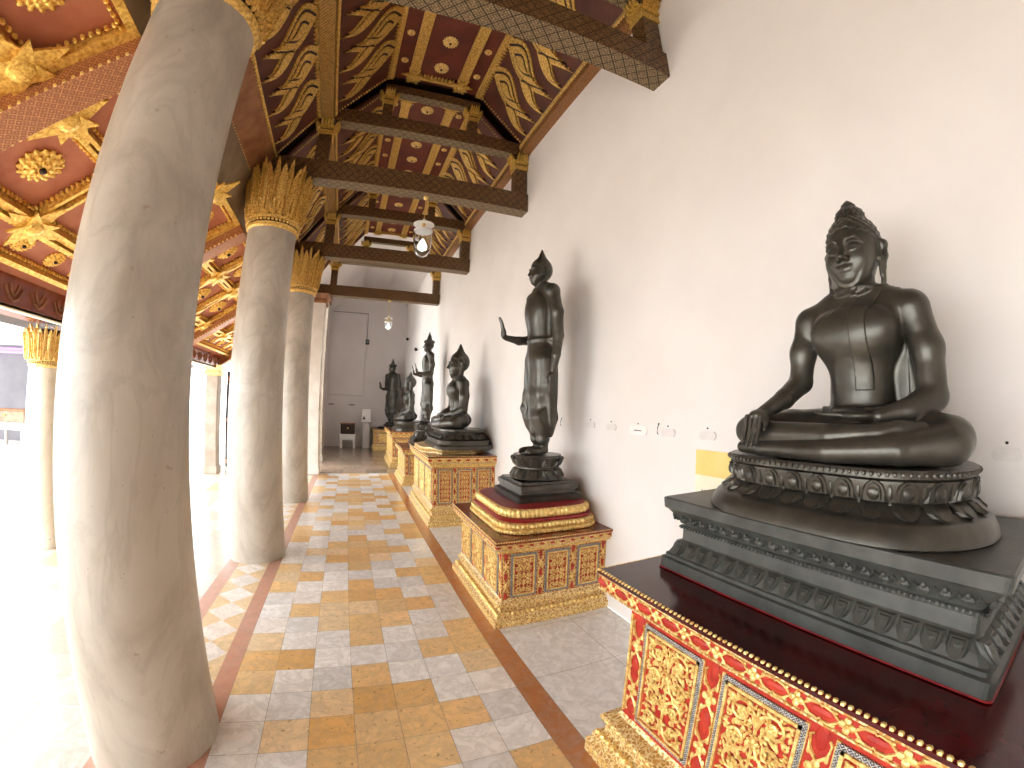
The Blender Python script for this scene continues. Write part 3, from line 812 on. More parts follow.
# ------------------------------------------------------------------ lean-to coffered ceiling
AL = math.atan(.65)
LR = empty('ceiling.003', (-3.1, 0, 2.45)); LR.rotation_euler = (0, -AL, 0); tag(LR, kind='structure')
SMAX = 2.0
RY = [-.55, 2.06, 4.66, 7.2, 9.7]
lb = [(RY[i] + .11, RY[i + 1] - .11) for i in range(4)]
for y0, y1 in lb:
    b = MB().box((-.1, y0, 0), (SMAX, y1, .04)).build('coffer_board', 'coffer_red', LR)
    g = MB()
    def strip(s0, s1, ya, yb, h): g.box((s0, ya, -h), (s1, yb, .01))
    for s0, s1, h in ((1.95, 2.0, .07), (1.41, 1.44, .075), (1.36, 1.39, .075), (.70, .73, .085), (.655, .69, .06), (.60, .64, .085), (.25, .30, .07)): strip(s0, s1, y0, y1, h)
    nc = 3; pw = (y1 - y0) / nc
    for i in range(nc + 1):
        yy = y0 + pw * i
        ya, yb = max(y0, yy - .06), min(y1, yy + .06)
        strip(.73, 1.36, ya, ya + .03, .07); strip(.73, 1.36, yb - .03, yb, .07)
        strip(1.44, 1.95, ya, ya + .03, .07); strip(1.44, 1.95, yb - .03, yb, .07)
    for s in (1.47, 1.92, 1.33, .76, .57, .33):
        for i in range(int((y1 - y0) / .042)): g.ell((s, y0 + .042 * (i + .5), -.02), (.014, .014, .022), 6, 4)
    for i in range(nc + 1):
        for e in (-.085, .085):
            yy = y0 + pw * i + e
            if y0 < yy < y1:
                for s in np.arange(.78, 1.34, .042): g.ell((s, yy, -.02), (.014, .014, .022), 6, 4)
                for s in np.arange(1.48, 1.92, .042): g.ell((s, yy, -.02), (.014, .014, .022), 6, 4)
    g.build('gilt_coffer_frames', 'gold_bright', b)
    for i in range(nc):
        yy = y0 + pw * (i + .5)
        link('rosette', ROS_MID, b, (1.045, yy, 0)); link('rosette', ROS_BIG, b, (1.69, yy, 0))
        for e in (-.25, .25): link('small_rosette', ROS_SM, b, (.45, yy + e * pw, 0))
        if i:
            for s in (1.4, 1.93): link('corner_star', STAR4, b, (s, y0 + pw * i, -.05))
            link('corner_star', STAR4, b, (.67, y0 + pw * i, -.06))
    for s in (1.4, .67):
        for yy in (y0 + .1, y1 - .1): link('corner_star', STAR4, b, (s, yy, -.05))
for y in RY:
    r = MB().cbox((-.05, y - .11, -.17), (SMAX, y + .11, .02), .01).build('rafter', 'lattice_red', LR)
    g = MB()
    for s in np.arange(.05, 1.95, .05):
        for e in (-.11, .11): g.ell((s, y + e, -.155), (.012, .008, .012), 6, 4)
    g.build('bead_edging', 'gold_pale', r)
# eave beam with hanging leaf border
m = MB().box((-3.46, -1.2, 2.27), (-3.0, 9.7, 2.58)); EV = tag(m.build('trim_6', 'lacquer_brown'), kind='structure')
m = MB()
for y in np.arange(-1.0, 9.6, .32):
    pts = [(y + .15 * math.sin(a) * (1 - .3 * abs(a) / 1.57), 2.29 + .24 * (1 - math.cos(a)) ) for a in np.linspace(-1.57, 1.57, 9)]
    m.tube([(-2.995, p, 2.31 + .22 * (abs(p - y) / .15) ** 2) for p, _ in pts], .013, 6)
    m.tube([(-2.995, y + .5 * (p - y), 2.36 + .18 * (abs(p - y) / .15) ** 2) for p, _ in pts], .012, 6)
m.box((-3.0, -1.2, 2.25), (-2.985, 9.7, 2.275)); m.build('leaf_border', 'wood', EV)
m = MB().box((-3.05, -1.2, 2.235), (-2.985, 9.7, 2.27)); m.build('white_lower_edge', 'cream', EV)
# front fascia cross beam seen through the columns far left
# ------------------------------------------------------------------ columns
def capital(r, z0, z1, mat, parent, n=13):
    H = z1 - z0; k = r / .257
    c = MB(); c.lathe([(r * 1.0, z0), (r * 1.03, z0 + .1 * H), (r * 1.16, z1 - .12 * H), (r * 1.0, z1 - .1 * H)], 40)
    cap_ = c.build('capital', 'wood_dark', parent, True)
    m = MB()
    m.lathe([(r * .98, z0 - .02), (r * 1.08, z0), (r * 1.10, z0 + .03 * k), (r * 1.02, z0 + .045 * k)], 40)
    m.lathe([(r * 1.02, z0 + .075 * k), (r * 1.10, z0 + .08 * k), (r * 1.12, z0 + .105 * k), (r * 1.02, z0 + .12 * k)], 40)
    for j in range(44):
        a = 2 * PI * j / 44; m.ell((r * 1.09 * math.cos(a), r * 1.09 * math.sin(a), z0 + .06 * k), (.017 * k,) * 3, 6, 4)
    m.build('collar', mat, cap_)
    m = MB()
    def leaf(a, zb, zt, wid, rb, rt, th=.012):
        out = [(.42, .0), (.5, .45), (.4, .7), (.46, .74), (.22, .88), (.24, .91), (0, 1.0), (-.24, .91), (-.22, .88), (-.46, .74), (-.4, .7), (-.5, .45), (-.42, .0)]
        ca, sa = math.cos(a), math.sin(a)
        def T(u, v, z):
            rr = rb + (rt - rb) * v ** 1.8 + z - abs(u) * .03 * k
            return (rr * ca - u * wid * sa, rr * sa + u * wid * ca, zb + (zt - zb) * v)
        m.plate(out, -th, th, T)
        m.plate([(u * .62, .05 + v * .8) for u, v in out], 0, th * 2.4, T)
        m.plate([(u * .2, .08 + v * .8) for u, v in out], 0, th * 4.2, T)
    for j in range(n):
        a = 2 * PI * (j + .3) / n
        leaf(a, z0 + .13 * H, z1 - .12 * H, 2 * PI * r / n * .86, r * 1.06, r * 1.36)
        leaf(a + PI / n, z0 + .13 * H, z1 + .0 * H, 2 * PI * r / n * .62, r * 1.02, r * 1.24)
    for j in range(n * 2):
        a = PI * j / n; leaf(a, z0 + .12 * H, z0 + .36 * H, PI * r / n * .9, r * 1.10, r * 1.26, .007)
    m.build('gilt_leaves', mat, cap_)
def column(x, y, r0, r1, hc, ht, label, mat='column', gold='gold_dull', grp=None):
    root = empty('marble_column', (x, y, 0)); tag(root, label, 'column', grp, 'thing')
    pr = [(r0 * 1.0, 0), (r0 * 1.005, .04)] + [(r0 + (r1 - r0) * t ** 1.15, hc * t) for t in np.linspace(.08, 1, 12)]
    MB().lathe(pr, 64).build('shaft', mat, root, True)
    capital(r1, hc, ht, gold, root)
    return root
column(CX, CY[0], .286, .257, 3.47, 4.12, 'nearest round marble column, large at left with top cut off by the frame', grp='round marble columns beside the aisle')
column(CX, CY[1], .286, .257, 3.36, 4.12, 'second round marble column along the aisle, gilt leaf capital on top', grp='round marble columns beside the aisle')
column(CX, CY[2], .286, .257, 3.36, 4.12, 'third round marble column, slimmest of those in the aisle row', grp='round marble columns beside the aisle')
column(-3.34, CY[1], .17, .155, 1.84, 2.25, 'short pale outer column at far left, partly behind the nearest column', 'column_outer', 'gold_pale')
def sqpillar(x0, x1, y0, y1, h, label, mat, band):
    root = empty('square_pillar', ((x0 + x1) / 2, (y0 + y1) / 2, 0)); tag(root, label, 'pillar', None, 'thing')
    hx, hy = (x1 - x0) / 2, (y1 - y0) / 2
    MB().cbox((-hx, -hy, 0), (hx, hy, h), .012).build('shaft', mat, root)
    m = MB().cbox((-hx - .02, -hy - .02, 0), (hx + .02, hy + .02, .16), .01); m.build('plinth_block', mat, root)
    m = MB(); m.loft([rrect(hx + .01 + o, hy + .01 + o, .01, z, n=1) for o, z in ((0, h - .22), (.03, h - .2), (.03, h - .14), (.01, h - .12), (.06, h))]); m.build('pillar_cap', band, root)
sqpillar(-1.28, -.73, 9.5, 9.95, 4.04, 'square whitewashed pillar at the end of the aisle, behind the third column', 'pillar', 'wood')
sqpillar(-1.2, -.80, 11.75, 12.1, 4.6, 'thin grey-brown square pillar standing inside the dim end hall', 'pillar_grey', 'wood')
sqpillar(-3.2, -2.93, 9.3, 9.6, 2.3, 'grey square pillar seen between the first and second columns', 'pillar_grey', 'gold_pale')
# dark door leaf beside the outer pillar
root = empty('wooden_shutter', (-2.70, 9.62, 0)); tag(root, 'dark wooden shutter standing beside the grey square pillar', 'shutter')
MB().cbox((-.12, -.03, .12), (.12, .03, 2.2), .01).build('leaf', 'wood_dark', root)
for z in (.2, 1.1, 2.0): MB().box((-.11, -.045, z), (.11, -.03, z + .08)).build('rail', 'wood', root)
MB().cbox((-.13, -.06, 0), (.13, .06, .12), .01).build('sill_block', 'white', root)

# ------------------------------------------------------------------ gilded pedestals
SCACHE = {}
def scroll_mesh(w, h):
    key = (round(w, 3), round(h, 3))
    if key in SCACHE: return SCACHE[key]
    m = MB(); rows = max(3, round(h / (w * .42))); st = h / rows
    r = .0065 * w / .24
    m.tube([(0, -h / 2 + .02 * h, .004), (0, h / 2 - .02 * h, .004)], r * .9, 5)
    for i in range(rows):
        zc = -h / 2 + st * (i + .5)
        for sg in (-1, 1):
            cx = sg * w * .245; R0 = min(w * .2, st * .47); turn = 1 if i % 2 else -1
            pts = []; rs = []
            for k in range(17):
                a = k / 16 * 2 * PI * 1.55; rr = R0 * (1 - k / 16 * .82)
                pts.append((cx - sg * rr * math.cos(a), zc + turn * rr * math.sin(a), .004 + .004 * k / 16)); rs.append(r * (1.1 - .4 * k / 16))
            m.tube([(0, zc - turn * st * .35, .004)] + pts, [r] + rs, 5)
            for k in range(7):
                a = 2 * PI * k / 7 + i; p = (cx + sg * R0 * 1.02 * math.cos(a), zc + R0 * 1.02 * math.sin(a), .004)
                if abs(p[0]) < w * .48 and abs(p[1]) < h * .49:
                    m.ell(p, (r * 2.0, r * 1.1, r * .9), 6, 4, Matrix.Rotation(a + .6, 3, 'Z'))
            for k in range(4):
                a = PI / 4 + PI / 2 * k; m.ell((cx + r * 1.7 * math.cos(a), zc + r * 1.7 * math.sin(a), .006), (r * 1.3, r * 1.3, r), 6, 4)
        for k in range(3):
            a = (k - 1) * .7; m.ell((math.sin(a) * r * 2.6, zc + math.cos(a) * r * 3, .005), (r * .9, r * 2.2, r), 6, 4, Matrix.Rotation(-a, 3, 'Z'))
    rn = random.Random(5)
    for _ in range(int(w * h * 1500)):
        x, y = rn.uniform(.03, .48) * w, rn.uniform(-.48, .48) * h; a = rn.uniform(0, PI)
        for sg in (-1, 1): m.ell((sg * x, y, .002), (r * 1.7, r * .8, r * .7), 6, 4, Matrix.Rotation(sg * a, 3, 'Z'))
    for sx in (-1, 1):
        for sy in (-1, 1):
            for k in range(3): m.ell((sx * w * (.46 - .05 * k), sy * h * (.47 - .02 * k * k * .4), .004), (r * 1.8, r * 1.1, r), 6, 4, Matrix.Rotation(sx * sy * (.3 + .5 * k), 3, 'Z'))
    o = m.build('scrollwork', 'gold_pale', None, True); me = o.data; bpy.data.objects.remove(o)
    SCACHE[key] = me; return me

def gilt_panel(root, face, c, w, h, relief=True):
    """framed panel on a pedestal face: face 'x' looks to -x, 'y' looks to -y; c = centre on the face"""
    p = MB().box((-w / 2, -h / 2, -.004), (w / 2, h / 2, .003)).build('panel', 'panel_red', root)
    p.location = c
    p.rotation_euler = (PI / 2, 0, -PI / 2) if face == 'x' else (PI / 2, 0, 0)
    f = MB(); t = .011
    for a, b in (((-w / 2, -h / 2), (w / 2, -h / 2 + t)), ((-w / 2, h / 2 - t), (w / 2, h / 2)), ((-w / 2, -h / 2), (-w / 2 + t, h / 2)), ((w / 2 - t, -h / 2), (w / 2, h / 2))):
        f.box((a[0], a[1], 0), (b[0], b[1], .012))
    f.build('gilt_frame', 'gold_pale', p)
    f = MB(); e = .016
    for a, b in (((-w / 2 - e, -h / 2 - e), (w / 2 + e, -h / 2)), ((-w / 2 - e, h / 2), (w / 2 + e, h / 2 + e)), ((-w / 2 - e, -h / 2), (-w / 2, h / 2)), ((w / 2, -h / 2), (w / 2 + e, h / 2))):
        f.box((a[0], a[1], 0), (b[0], b[1], .006))
    f.build('mosaic_border', 'mosaic', p)
    if relief:
        s = link('scrollwork', scroll_mesh(w - .03, h - .03), p, (0, 0, .004))
    return p

def stud_row(m, face, fixed, lo, hi, z, h, along_v=False, other=0):
    """row of gilt four-petal motifs with red lozenges between (slot 1 gold, slot 2 red)"""
    n = max(2, round((hi - lo) / (h * 2.6))); st = (hi - lo) / n
    q = h * .24
    for i in range(n):
        t = lo + st * (i + .5)
        def pt(u, v, d):
            if along_v: u, v = v, u
            if face == 'x': return (fixed - d, (other if along_v else t) + u, (t if along_v else z) + v)
            return ((other if along_v else t) + u, fixed - d, (t if along_v else z) + v)
        def rad(u, v, d):
            if along_v: u, v = v, u
            return (d, u, v) if face == 'x' else (u, d, v)
        m.cur = 1
        for k in range(4):
            a = PI / 2 * k; m.ell(pt(math.cos(a) * q, math.sin(a) * q, .003), rad(h * .2, h * .2, .006), 6, 4)
        m.ell(pt(0, 0, .006), rad(h * .13, h * .13, .007), 6, 4)
        for k in (-1, 1):
            for e in (-1, 1):
                m.tube([pt(k * h * .35, 0, .003), pt(k * h * .75, e * h * .36, .004), pt(k * (st / 2 - h * .1), e * h * .42, .004), pt(k * st / 2, e * h * .30, .003)], [h * .06, h * .09, h * .07, h * .05], 5)
                m.ell(pt(k * h * .62, e * h * .34, .004), rad(h * .14, h * .1, .006), 6, 4)
        m.cur = 2; m.ell(pt(st / 2, 0, .001), rad(h * .62, h * .27, .006), 8, 4)
        m.ell(pt(-st / 2, 0, .001), rad(h * .62, h * .27, .006), 8, 4) if i == 0 else None
    m.cur = 0

def pedestal(yc, ly, ztop, label, top_mat, big=False, np_x=3, np_y=3, x_front=.955, x_back=W, side='gilt_red', grp='gilded pedestals along the wall'):
    dx = x_back - x_front; cx = (x_front + x_back) / 2
    root = empty('gilded_pedestal', (cx, yc, 0)); tag(root, label, 'pedestal', grp)
    hx, hy = dx / 2, ly / 2
    Z = ztop; k = Z / .94
    o_b = .0                   # how far each band steps in from the base outline (front, sides); back stays on the wall
    def ring(off, z): # keep the rear flush with the wall
        return [(-hx + off, -hy + off, z), (hx, -hy + off, z), (hx, hy - off, z), (-hx + off, hy - off, z)]
    ti = .105 if big else .075  # dado inset
    zb = .27 * k; zc = Z - .155 * k
    m = MB(); m.loft([ring(o, z) for o, z in ((0, 0), (0, .075 * k), (.012, .085 * k), (.02, .09 * k), (.02, .115 * k), (.035, .13 * k), (.06, .15 * k), (.06, .19 * k), (.045, .2 * k), (.045, .23 * k), (ti - .01, .25 * k), (ti, zb))])
    m.cur = 1; st = .04
    for yy in np.arange(-hy + .03, hy - .02, st):
        m.ell((-hx + .032, yy, .135 * k), (.016, .017, .015), 6, 4); m.ell((-hx + .002, yy, .04 * k), (.007, .017, .022), 6, 4); m.ell((-hx + .046, yy, .215 * k), (.009, .015, .01), 6, 4)
    for xx in np.arange(-hx + .03, hx - .02, st):
        m.ell((xx, -hy + .032, .135 * k), (.017, .016, .015), 6, 4); m.ell((xx, -hy + .002, .04 * k), (.017, .007, .022), 6, 4); m.ell((xx, -hy + .046, .215 * k), (.015, .009, .01), 6, 4)
    m.build('base_moulding', ['gilt_side', 'gold_pale'], root)
    # panels and pilaster strips
    ph = zc - zb - .08 * k; pz = (zc + zb) / 2
    m = MB(); m.loft([ring(ti, zb), ring(ti, zc)])
    for face, n, half, fixed in (('x', np_x, hy - ti, -hx + ti), ('y', np_y, hx - ti / 2, -hy + ti)):
        cell = 2 * (half - .03) / n; pw = cell - .105; off = ti / 2 if face == 'y' else 0
        big_x = big and face == 'x'
        for i in range(n):
            t = -half + .03 + cell * (i + .5) + off
            if big_x: t, pw = (.34, -.055, -.448)[i], .275
            gilt_panel(root, face, (fixed - .002, t, pz) if face == 'x' else (t, fixed - .002, pz), pw, ph)
        for i in range(n + 1):
            tp = -half + .03 + cell * i + off
            if big_x: tp = (.535, .1425, -.2515, -.63)[i]
            stud_row(m, face, fixed, pz - ph / 2, pz + ph / 2, 0, .078 if big else .05, True, tp)
            if big:
                m.cur = 1
                for e in (-.046, .046):
                    a, b_ = (fixed - .008, tp + e - .006, pz - ph / 2 - .02), (fixed + .002, tp + e + .006, pz + ph / 2 + .02)
                    if abs(tp + e) < half: m.box(a, b_) if face == 'x' else m.box((a[1], a[0], a[2]), (b_[1], b_[0], b_[2]))
                m.cur = 0
    m.build('dado', ['panel_red' if big else side, 'gold_pale', 'panel_red'], root)
    zf0 = zc + .07 * k; zf1 = Z - .022
    m = MB(); m.loft([ring(o, z) for o, z in ((ti, zc), (ti - .012, zc + .008), (ti - .012, zc + .022), (ti - .045, zc + .045 * k), (.014, zf0 - .008), (.0, zf0), (.0, zf0 + .006), (.006, zf0 + .008), (.006, zf1 - .008), (0, zf1 - .006), (-.0, zf1), (.01, zf1 + .003))])
    if big: m.cur = 2; m.loft([ring(.0052, zf0 + .008), ring(.0052, zf1 - .008)]); m.cur = 0
    zf = (zf0 + zf1) / 2; hf = (zf1 - zf0) * .82
    stud_row(m, 'x', -hx + .006, -hy + .02, hy - .02, zf, hf); stud_row(m, 'y', -hy + .006, -hx + .02, hx - .02, zf, hf)
    m.cur = 1
    for zz, off, rr in ((zc + .015, ti - .012, .013), (zc + .04 * k, ti - .04, .014)):
        for yy in np.arange(-hy + off, hy - off, .021): m.ell((-hx + off, yy, zz), (rr, rr, rr), 6, 4)
        for xx in np.arange(-hx + off, hx, .021): m.ell((xx, -hy + off, zz), (rr, rr, rr), 6, 4)
    m.build('cornice', ['gilt_side', 'gold_pale', 'panel_red'], root)
    m = MB(); m.loft([ring(o, z) for o, z in ((.0, zf1), (-.006, zf1 + .004), (-.006, Z - .006), (.002, Z))])
    m.cur = 1
    for yy in np.arange(-hy, hy, .019): m.ell((-hx + .001, yy, Z - .004), (.008, .0085, .007), 6, 4, Matrix.Rotation(.6, 3, 'Z'))
    for xx in np.arange(-hx, hx, .019): m.ell((xx, -hy + .001, Z - .004), (.0085, .008, .007), 6, 4, Matrix.Rotation(.6, 3, 'Z')); m.ell((xx, hy - .001, Z - .004), (.0085, .008, .007), 6, 4)
    m.build('top_board', [top_mat, 'gold_pale'], root)
    return root, cx
P1, PX = pedestal(.67, 1.40, .943, 'large gilded red pedestal with dark red top, nearest at lower right', 'lacquer', True, 3, 2)
P2, _ = pedestal(3.22, 1.24, .665, 'low gilded pedestal with rounded gold tiers, second from the camera', 'lacquer_brown', False, 3, 3)
P3, _ = pedestal(6.15, 1.78, .945, 'tall gilded pedestal, third along the wall, under a seated statue', 'lacquer_brown', False, 3, 3, x_front=.98)
P4, _ = pedestal(8.85, 1.42, .74, 'low gilded pedestal, fourth along the wall, mostly behind the third', 'lacquer_brown', False, 3, 2, x_front=.99)
P5, _ = pedestal(11.5, 1.9, .93, 'gilded pedestal, fifth along the wall at the start of the end hall', 'lacquer_brown', False, 3, 2, x_front=.97)
P6, _ = pedestal(15.2, 1.2, .74, 'gilded pedestal in the far corner against the end wall', 'lacquer_brown', False, 3, 2, x_front=.74, x_back=1.86)
def tiers(root, cx, spec, rad):
    for i, (hx, hy, z0, z1, mat, wx, wy) in enumerate(spec):
        m = MB(); c = (wx - cx, wy - root.location.y); n = (z1 - z0)
        prof = [(0, 0), (.012, .15), (.018, .5), (.012, .85), (0, 1)]
        m.loft([rrect(hx + o, hy + o, rad, z0 + n * t, c) for o, t in prof])
        if mat != 'red_band':
            m.cur = 1
            for p, nn, stp in along(rrect(hx + .014, hy + .014, rad, (z0 + z1) / 2, c), .036 if n > .035 else .024):
                m.ell(p, (stp * .5, .012, n * .46), 6, 4, Matrix(((nn.y, nn.x, 0), (-nn.x, nn.y, 0), (0, 0, 1))))
        m.build('tier' if mat != 'red_band' else 'red_tier_band', [mat, 'gold_pale'], root, True)
tiers(P2, PX, [(.415, .48, .665, .70, 'gold_pale', 1.475, 3.2), (.405, .47, .70, .745, 'gold_pale', 1.475, 3.2), (.39, .455, .745, .775, 'red_band', 1.475, 3.2), (.375, .44, .775, .845, 'gold_pale', 1.475, 3.2), (.355, .42, .845, .852, 'red_band', 1.475, 3.2)], .2)

# ------------------------------------------------------------------ stone plinth and statues
def petal_band(m, ring, zb, zt, step, out0, out1, bulge, inv=False):
    for p, nn, stp in along(ring, step):
        tdir = Vector((-nn.y, nn.x, 0)); n = 9
        for w, dep in ((.47, bulge), (.30, bulge * 1.7)):
            pts = [(-1, 0), (-1.0, .5), (-.7, .82), (-.3, .97), (0, 1.0), (.3, .97), (.7, .82), (1.0, .5), (1, 0)]
            ring0 = []; ring1 = []
            for u, v in pts:
                vv = v * (1 if w > .4 else .8) + (0 if w > .4 else .08)
                z = zb + (zt - zb) * (vv if not inv else 1 - vv); o = out0 + (out1 - out0) * (vv if not inv else 1 - vv)
                b = p + tdir * (u * stp * w); ring0.append((b.x + nn.x * (o - .004), b.y + nn.y * (o - .004), z))
                ring1.append((p.x + tdir.x * u * stp * w * .72 + nn.x * (o + dep), p.y + tdir.y * u * stp * w * .72 + nn.y * (o + dep), zb + (zt - zb) * ((.08 + vv * .86) if not inv else 1 - (.08 + vv * .86))))
            m.loft([ring0, ring1])

pl = empty('stone_plinth', (1.53, .69, .9465)); tag(pl, 'stepped dark grey stone plinth under the nearest seated statue', 'plinth')
m = MB(); px0, py0 = .335, .585
def rr(o, z): return rrect(px0 + o, py0 + o, .02, z, n=3)
m.loft([rr(o, z) for o, z in ((0, 0), (.0, .045), (-.012, .05), (-.012, .062), (-.02, .066), (-.032, .09), (-.052, .118), (-.058, .125), (-.058, .168), (-.052, .172), (-.052, .182), (-.06, .186), (-.052, .20), (-.032, .225), (-.012, .25), (-.0, .258), (.003, .296), (-.004, .30))])
ring_ = rrect(px0 - .045, py0 - .045, .02, 0, n=3)
petal_band(m, ring_, .066, .12, .062, .03, -.006, .010, True)
for p, nn, st in along(ring_, .062):
    m.ell(p + nn * .016 + Vector((0, 0, .09)), (st * .30, .012, .017), 8, 5, Matrix(((nn.y, nn.x, 0), (-nn.x, nn.y, 0), (0, 0, 1))))
for p, nn, st in along(rrect(px0 - .049, py0 - .049, .02, .177, n=3), .016): m.ell(p, (.006, .006, .006), 6, 4)
for p, nn, st in along(rrect(px0 - .045, py0 - .045, .02, .212, n=3), .052):
    R = Matrix(((nn.y, nn.x, 0), (-nn.x, nn.y, 0), (0, 0, 1))); m.ell(p + nn * .008, (.020, .012, .014), 8, 4, R); m.ell(p + nn * .02 + Vector((0, 0, .014)), (.009, .009, .009), 6, 4, R)
    td = Vector((-nn.y, nn.x, 0)); m.tube([p + td * st * .3 + nn * .004, p + td * st * .5 + nn * .018 + Vector((0, 0, .016)), p + td * st * .7 + nn * .004], .006, 5)
m.build('steps', 'stone', pl)
m = MB(); m.loft([rr(.0035, 0), rr(.0035, .004), rr(-.01, .005)]); m.build('crimson_edge', 'red_band', pl)

def place_statue(name, label, loc, rz, meshes, sc=1.0, group=None):
    root = empty(name, loc, rz); tag(root, label, 'statue', group); root.scale = (sc, sc, sc)
    return root

def oval_base(root, hx, hy, H, rad, step=.085, mat='bronze', ox=0):
    """bronze lotus seat below z=0 (top) down to -H: beaded slab, petal band, plain spreading foot"""
    m = MB()
    prof = [(.075, -H), (.08, -H * .97), (.075, -H * .86), (.06, -H * .73), (.046, -H * .68), (.036, -H * .67), (.02, -H * .62), (-.008, -H * .50), (-.008, -H * .44), (.004, -H * .34), (.006, -H * .16), (-.005, -H * .13), (.012, -H * .12), (.014, -.01), (.008, 0.0)]
    m.loft([rrect(hx + o, hy + o, rad + o, z, n=12) for o, z in prof])
    ring = rrect(hx - .008, hy - .008, rad, 0, n=12)
    petal_band(m, ring, -.47 * H, -.13 * H, step, .0, .012, .010)
    petal_band(m, ring, -.66 * H, -.46 * H, step, .044, .002, .010, True)
    for p, nn, st in along(ring, step):
        R_ = Matrix(((nn.y, nn.x, 0), (-nn.x, nn.y, 0), (0, 0, 1)))
        m.ell(p + nn * .014 + Vector((0, 0, -.31 * H)), (st * .26, .016, H * .12), 8, 6, R_)
        t = Vector((-nn.y, nn.x, 0)) * st * .5
        m.ell(p + t + nn * .006 + Vector((0, 0, -.30 * H)), (st * .09, .010, H * .13), 6, 5, R_)
    for p, nn, st in along(rrect(hx + .013, hy + .013, rad, -.06 * H, n=12), .021): m.ell(p, (.0072, .0072, .0072), 6, 4)
    m.build('lotus_base', mat, root, True, (ox, 0, 0))

FACE = -PI / 2
b1, h1, s1 = seated(.0036, 'curls', 'touch')
B1 = place_statue('seated_buddha_statue', 'large dark bronze seated buddha statue at right, right hand over its knee', (1.50, .625, 1.4445), FACE, None)
link('body', b1, B1); link('hair', h1, B1); link('sash', s1, B1)
oval_base(B1, .415, .255, .197, .25, ox=-.05)

def square_base(root, hx, steps, lotus_r, z0, octo=False, zl=0):
    """stepped square foot, from z0 upward, with round double lotus to the feet at z=0"""
    m = MB(); m.loft([rrect(hx + o, hx + o, .015, z0 + z, n=2) for o, z in steps]); m.build('stepped_foot', 'bronze', root)
    m = MB(); zb = z0 + steps[-1][1]; H = -zb
    m.lathe([(lotus_r * .9, zb), (lotus_r * 1.0, zb + .05 * H), (lotus_r * .8, zb + .42 * H), (lotus_r * .78, zb + .5 * H), (lotus_r * .82, zb + .6 * H), (lotus_r * .92, -.02), (lotus_r * .88, 0)], 36)
    ring = [(lotus_r * .84 * math.cos(2 * PI * j / 40), lotus_r * .84 * math.sin(2 * PI * j / 40), 0) for j in range(40)]
    petal_band(m, ring, zb + .52 * H, -.012, .1, -.01, .022, .012); petal_band(m, ring, zb + .06 * H, zb + .46 * H, .1, .03, -.01, .012, True); m.build('lotus_base', 'bronze', root, True)

b2, h2 = standing(.008, 'flame', 'one')
B2 = place_statue('standing_buddha_statue', 'standing dark buddha statue with one raised palm, on the low rounded gilded pedestal', (1.535, 3.2, 1.21), FACE, None, 1.015)
link('body', b2, B2); link('hair', h2, B2)
square_base(B2, .24, ((.04, 0), (.045, .045), (.01, .06), (.01, .085), (.02, .09), (.02, .125), (.0, .135), (-.01, .15)), .228, -.352)

b3, h3, s3 = seated(.008, 'flame', 'lap')
B3 = place_statue('seated_buddha_statue', 'seated dark buddha statue in profile on the third pedestal, hands in lap', (1.56, 6.15, 1.40), FACE, None, 1.22)
link('body', b3, B3); link('hair', h3, B3); link('sash', s3, B3)
m = MB()
prof = [(.07, -.20), (.075, -.17), (.05, -.15), (.055, -.11), (.02, -.10), (-.02, -.06), (-.01, -.03), (.01, -.02), (.01, 0)]
m.loft([rrect(.40 + o, .205 + o, .14, z, n=5) for o, z in prof]); petal_band(m, rrect(.40, .205, .14, 0, n=5), -.10, -.05, .07, .04, -.01, .01, True); m.build('lotus_base', 'bronze', B3)
# gilt octagon tier on pedestal 3
def octo_tier(P, wx, wy, hx, hy, z0, z1):
    c = (wx - P.location.x, wy - P.location.y); m = MB()
    def oc(o, z): a, b = hx + o, hy + o; k = .5; return [(c[0] + x, c[1] + y, z) for x, y in ((a, b * k), (a * k, b), (-a * k, b), (-a, b * k), (-a, -b * k), (-a * k, -b), (a * k, -b), (a, -b * k))]
    n = z1 - z0; m.loft([oc(o, z0 + n * t) for o, t in ((.02, 0), (.02, .25), (0, .3), (0, .6), (.015, .7), (.015, 1))])
    m.cur = 1
    for p, nn, st in along(oc(.004, z0 + n * .46), .045): m.ell(p, (.017, .017, n * .16), 6, 4)
    m.build('tier', ['gilt_side', 'gold_pale'], P)
octo_tier(P3, 1.45, 6.15, .46, .6, .945, 1.02)
B3.scale = (1.34, 1.42, 1.34); B3.location = (1.515, 5.93, 1.02 + .20 * 1.34)

b4, h4 = standing(.01, 'crown', 'both')
B4 = place_statue('standing_buddha_statue', 'crowned standing dark buddha statue raising both palms, behind the seated one', (1.56, 8.75, 1.22), FACE, None, 1.06)
link('body', b4, B4); link('hair', h4, B4)
square_base(B4, .26, ((.06, 0), (.06, .06), (.02, .08), (.03, .15), (.0, .17), (-.01, .19)), .25, -.452)
b5, h5, s5 = b3, h3, s3
B5 = place_statue('seated_buddha_statue', 'farther seated dark buddha statue, fifth in the row on its gilded pedestal', (1.5, 11.1, 1.185), FACE, None, 1.42); B5.scale.y = 1.55
link('body', b1 if False else b3, B5); link('hair', h3, B5); link('sash', s3, B5)
m = MB(); m.loft([rrect(.4 + o, .215 + o, .14, z, n=4) for o, z in ((.04, -.176), (.04, -.13), (.0, -.1), (.02, -.04), (.02, 0))]); q = m.build('lotus_base', 'bronze', B5)
b6, h6 = standing(.01, 'crown', 'one')
B6 = place_statue('standing_buddha_statue', 'dark standing buddha statue in the far corner, facing down the aisle, palm raised', (1.40, 15.2, .905), -.75, None, 1.28)
link('body', b6, B6); link('hair', h6, B6)
square_base(B6, .24, ((.03, 0), (.03, .03), (.0, .05)), .22, -.125)

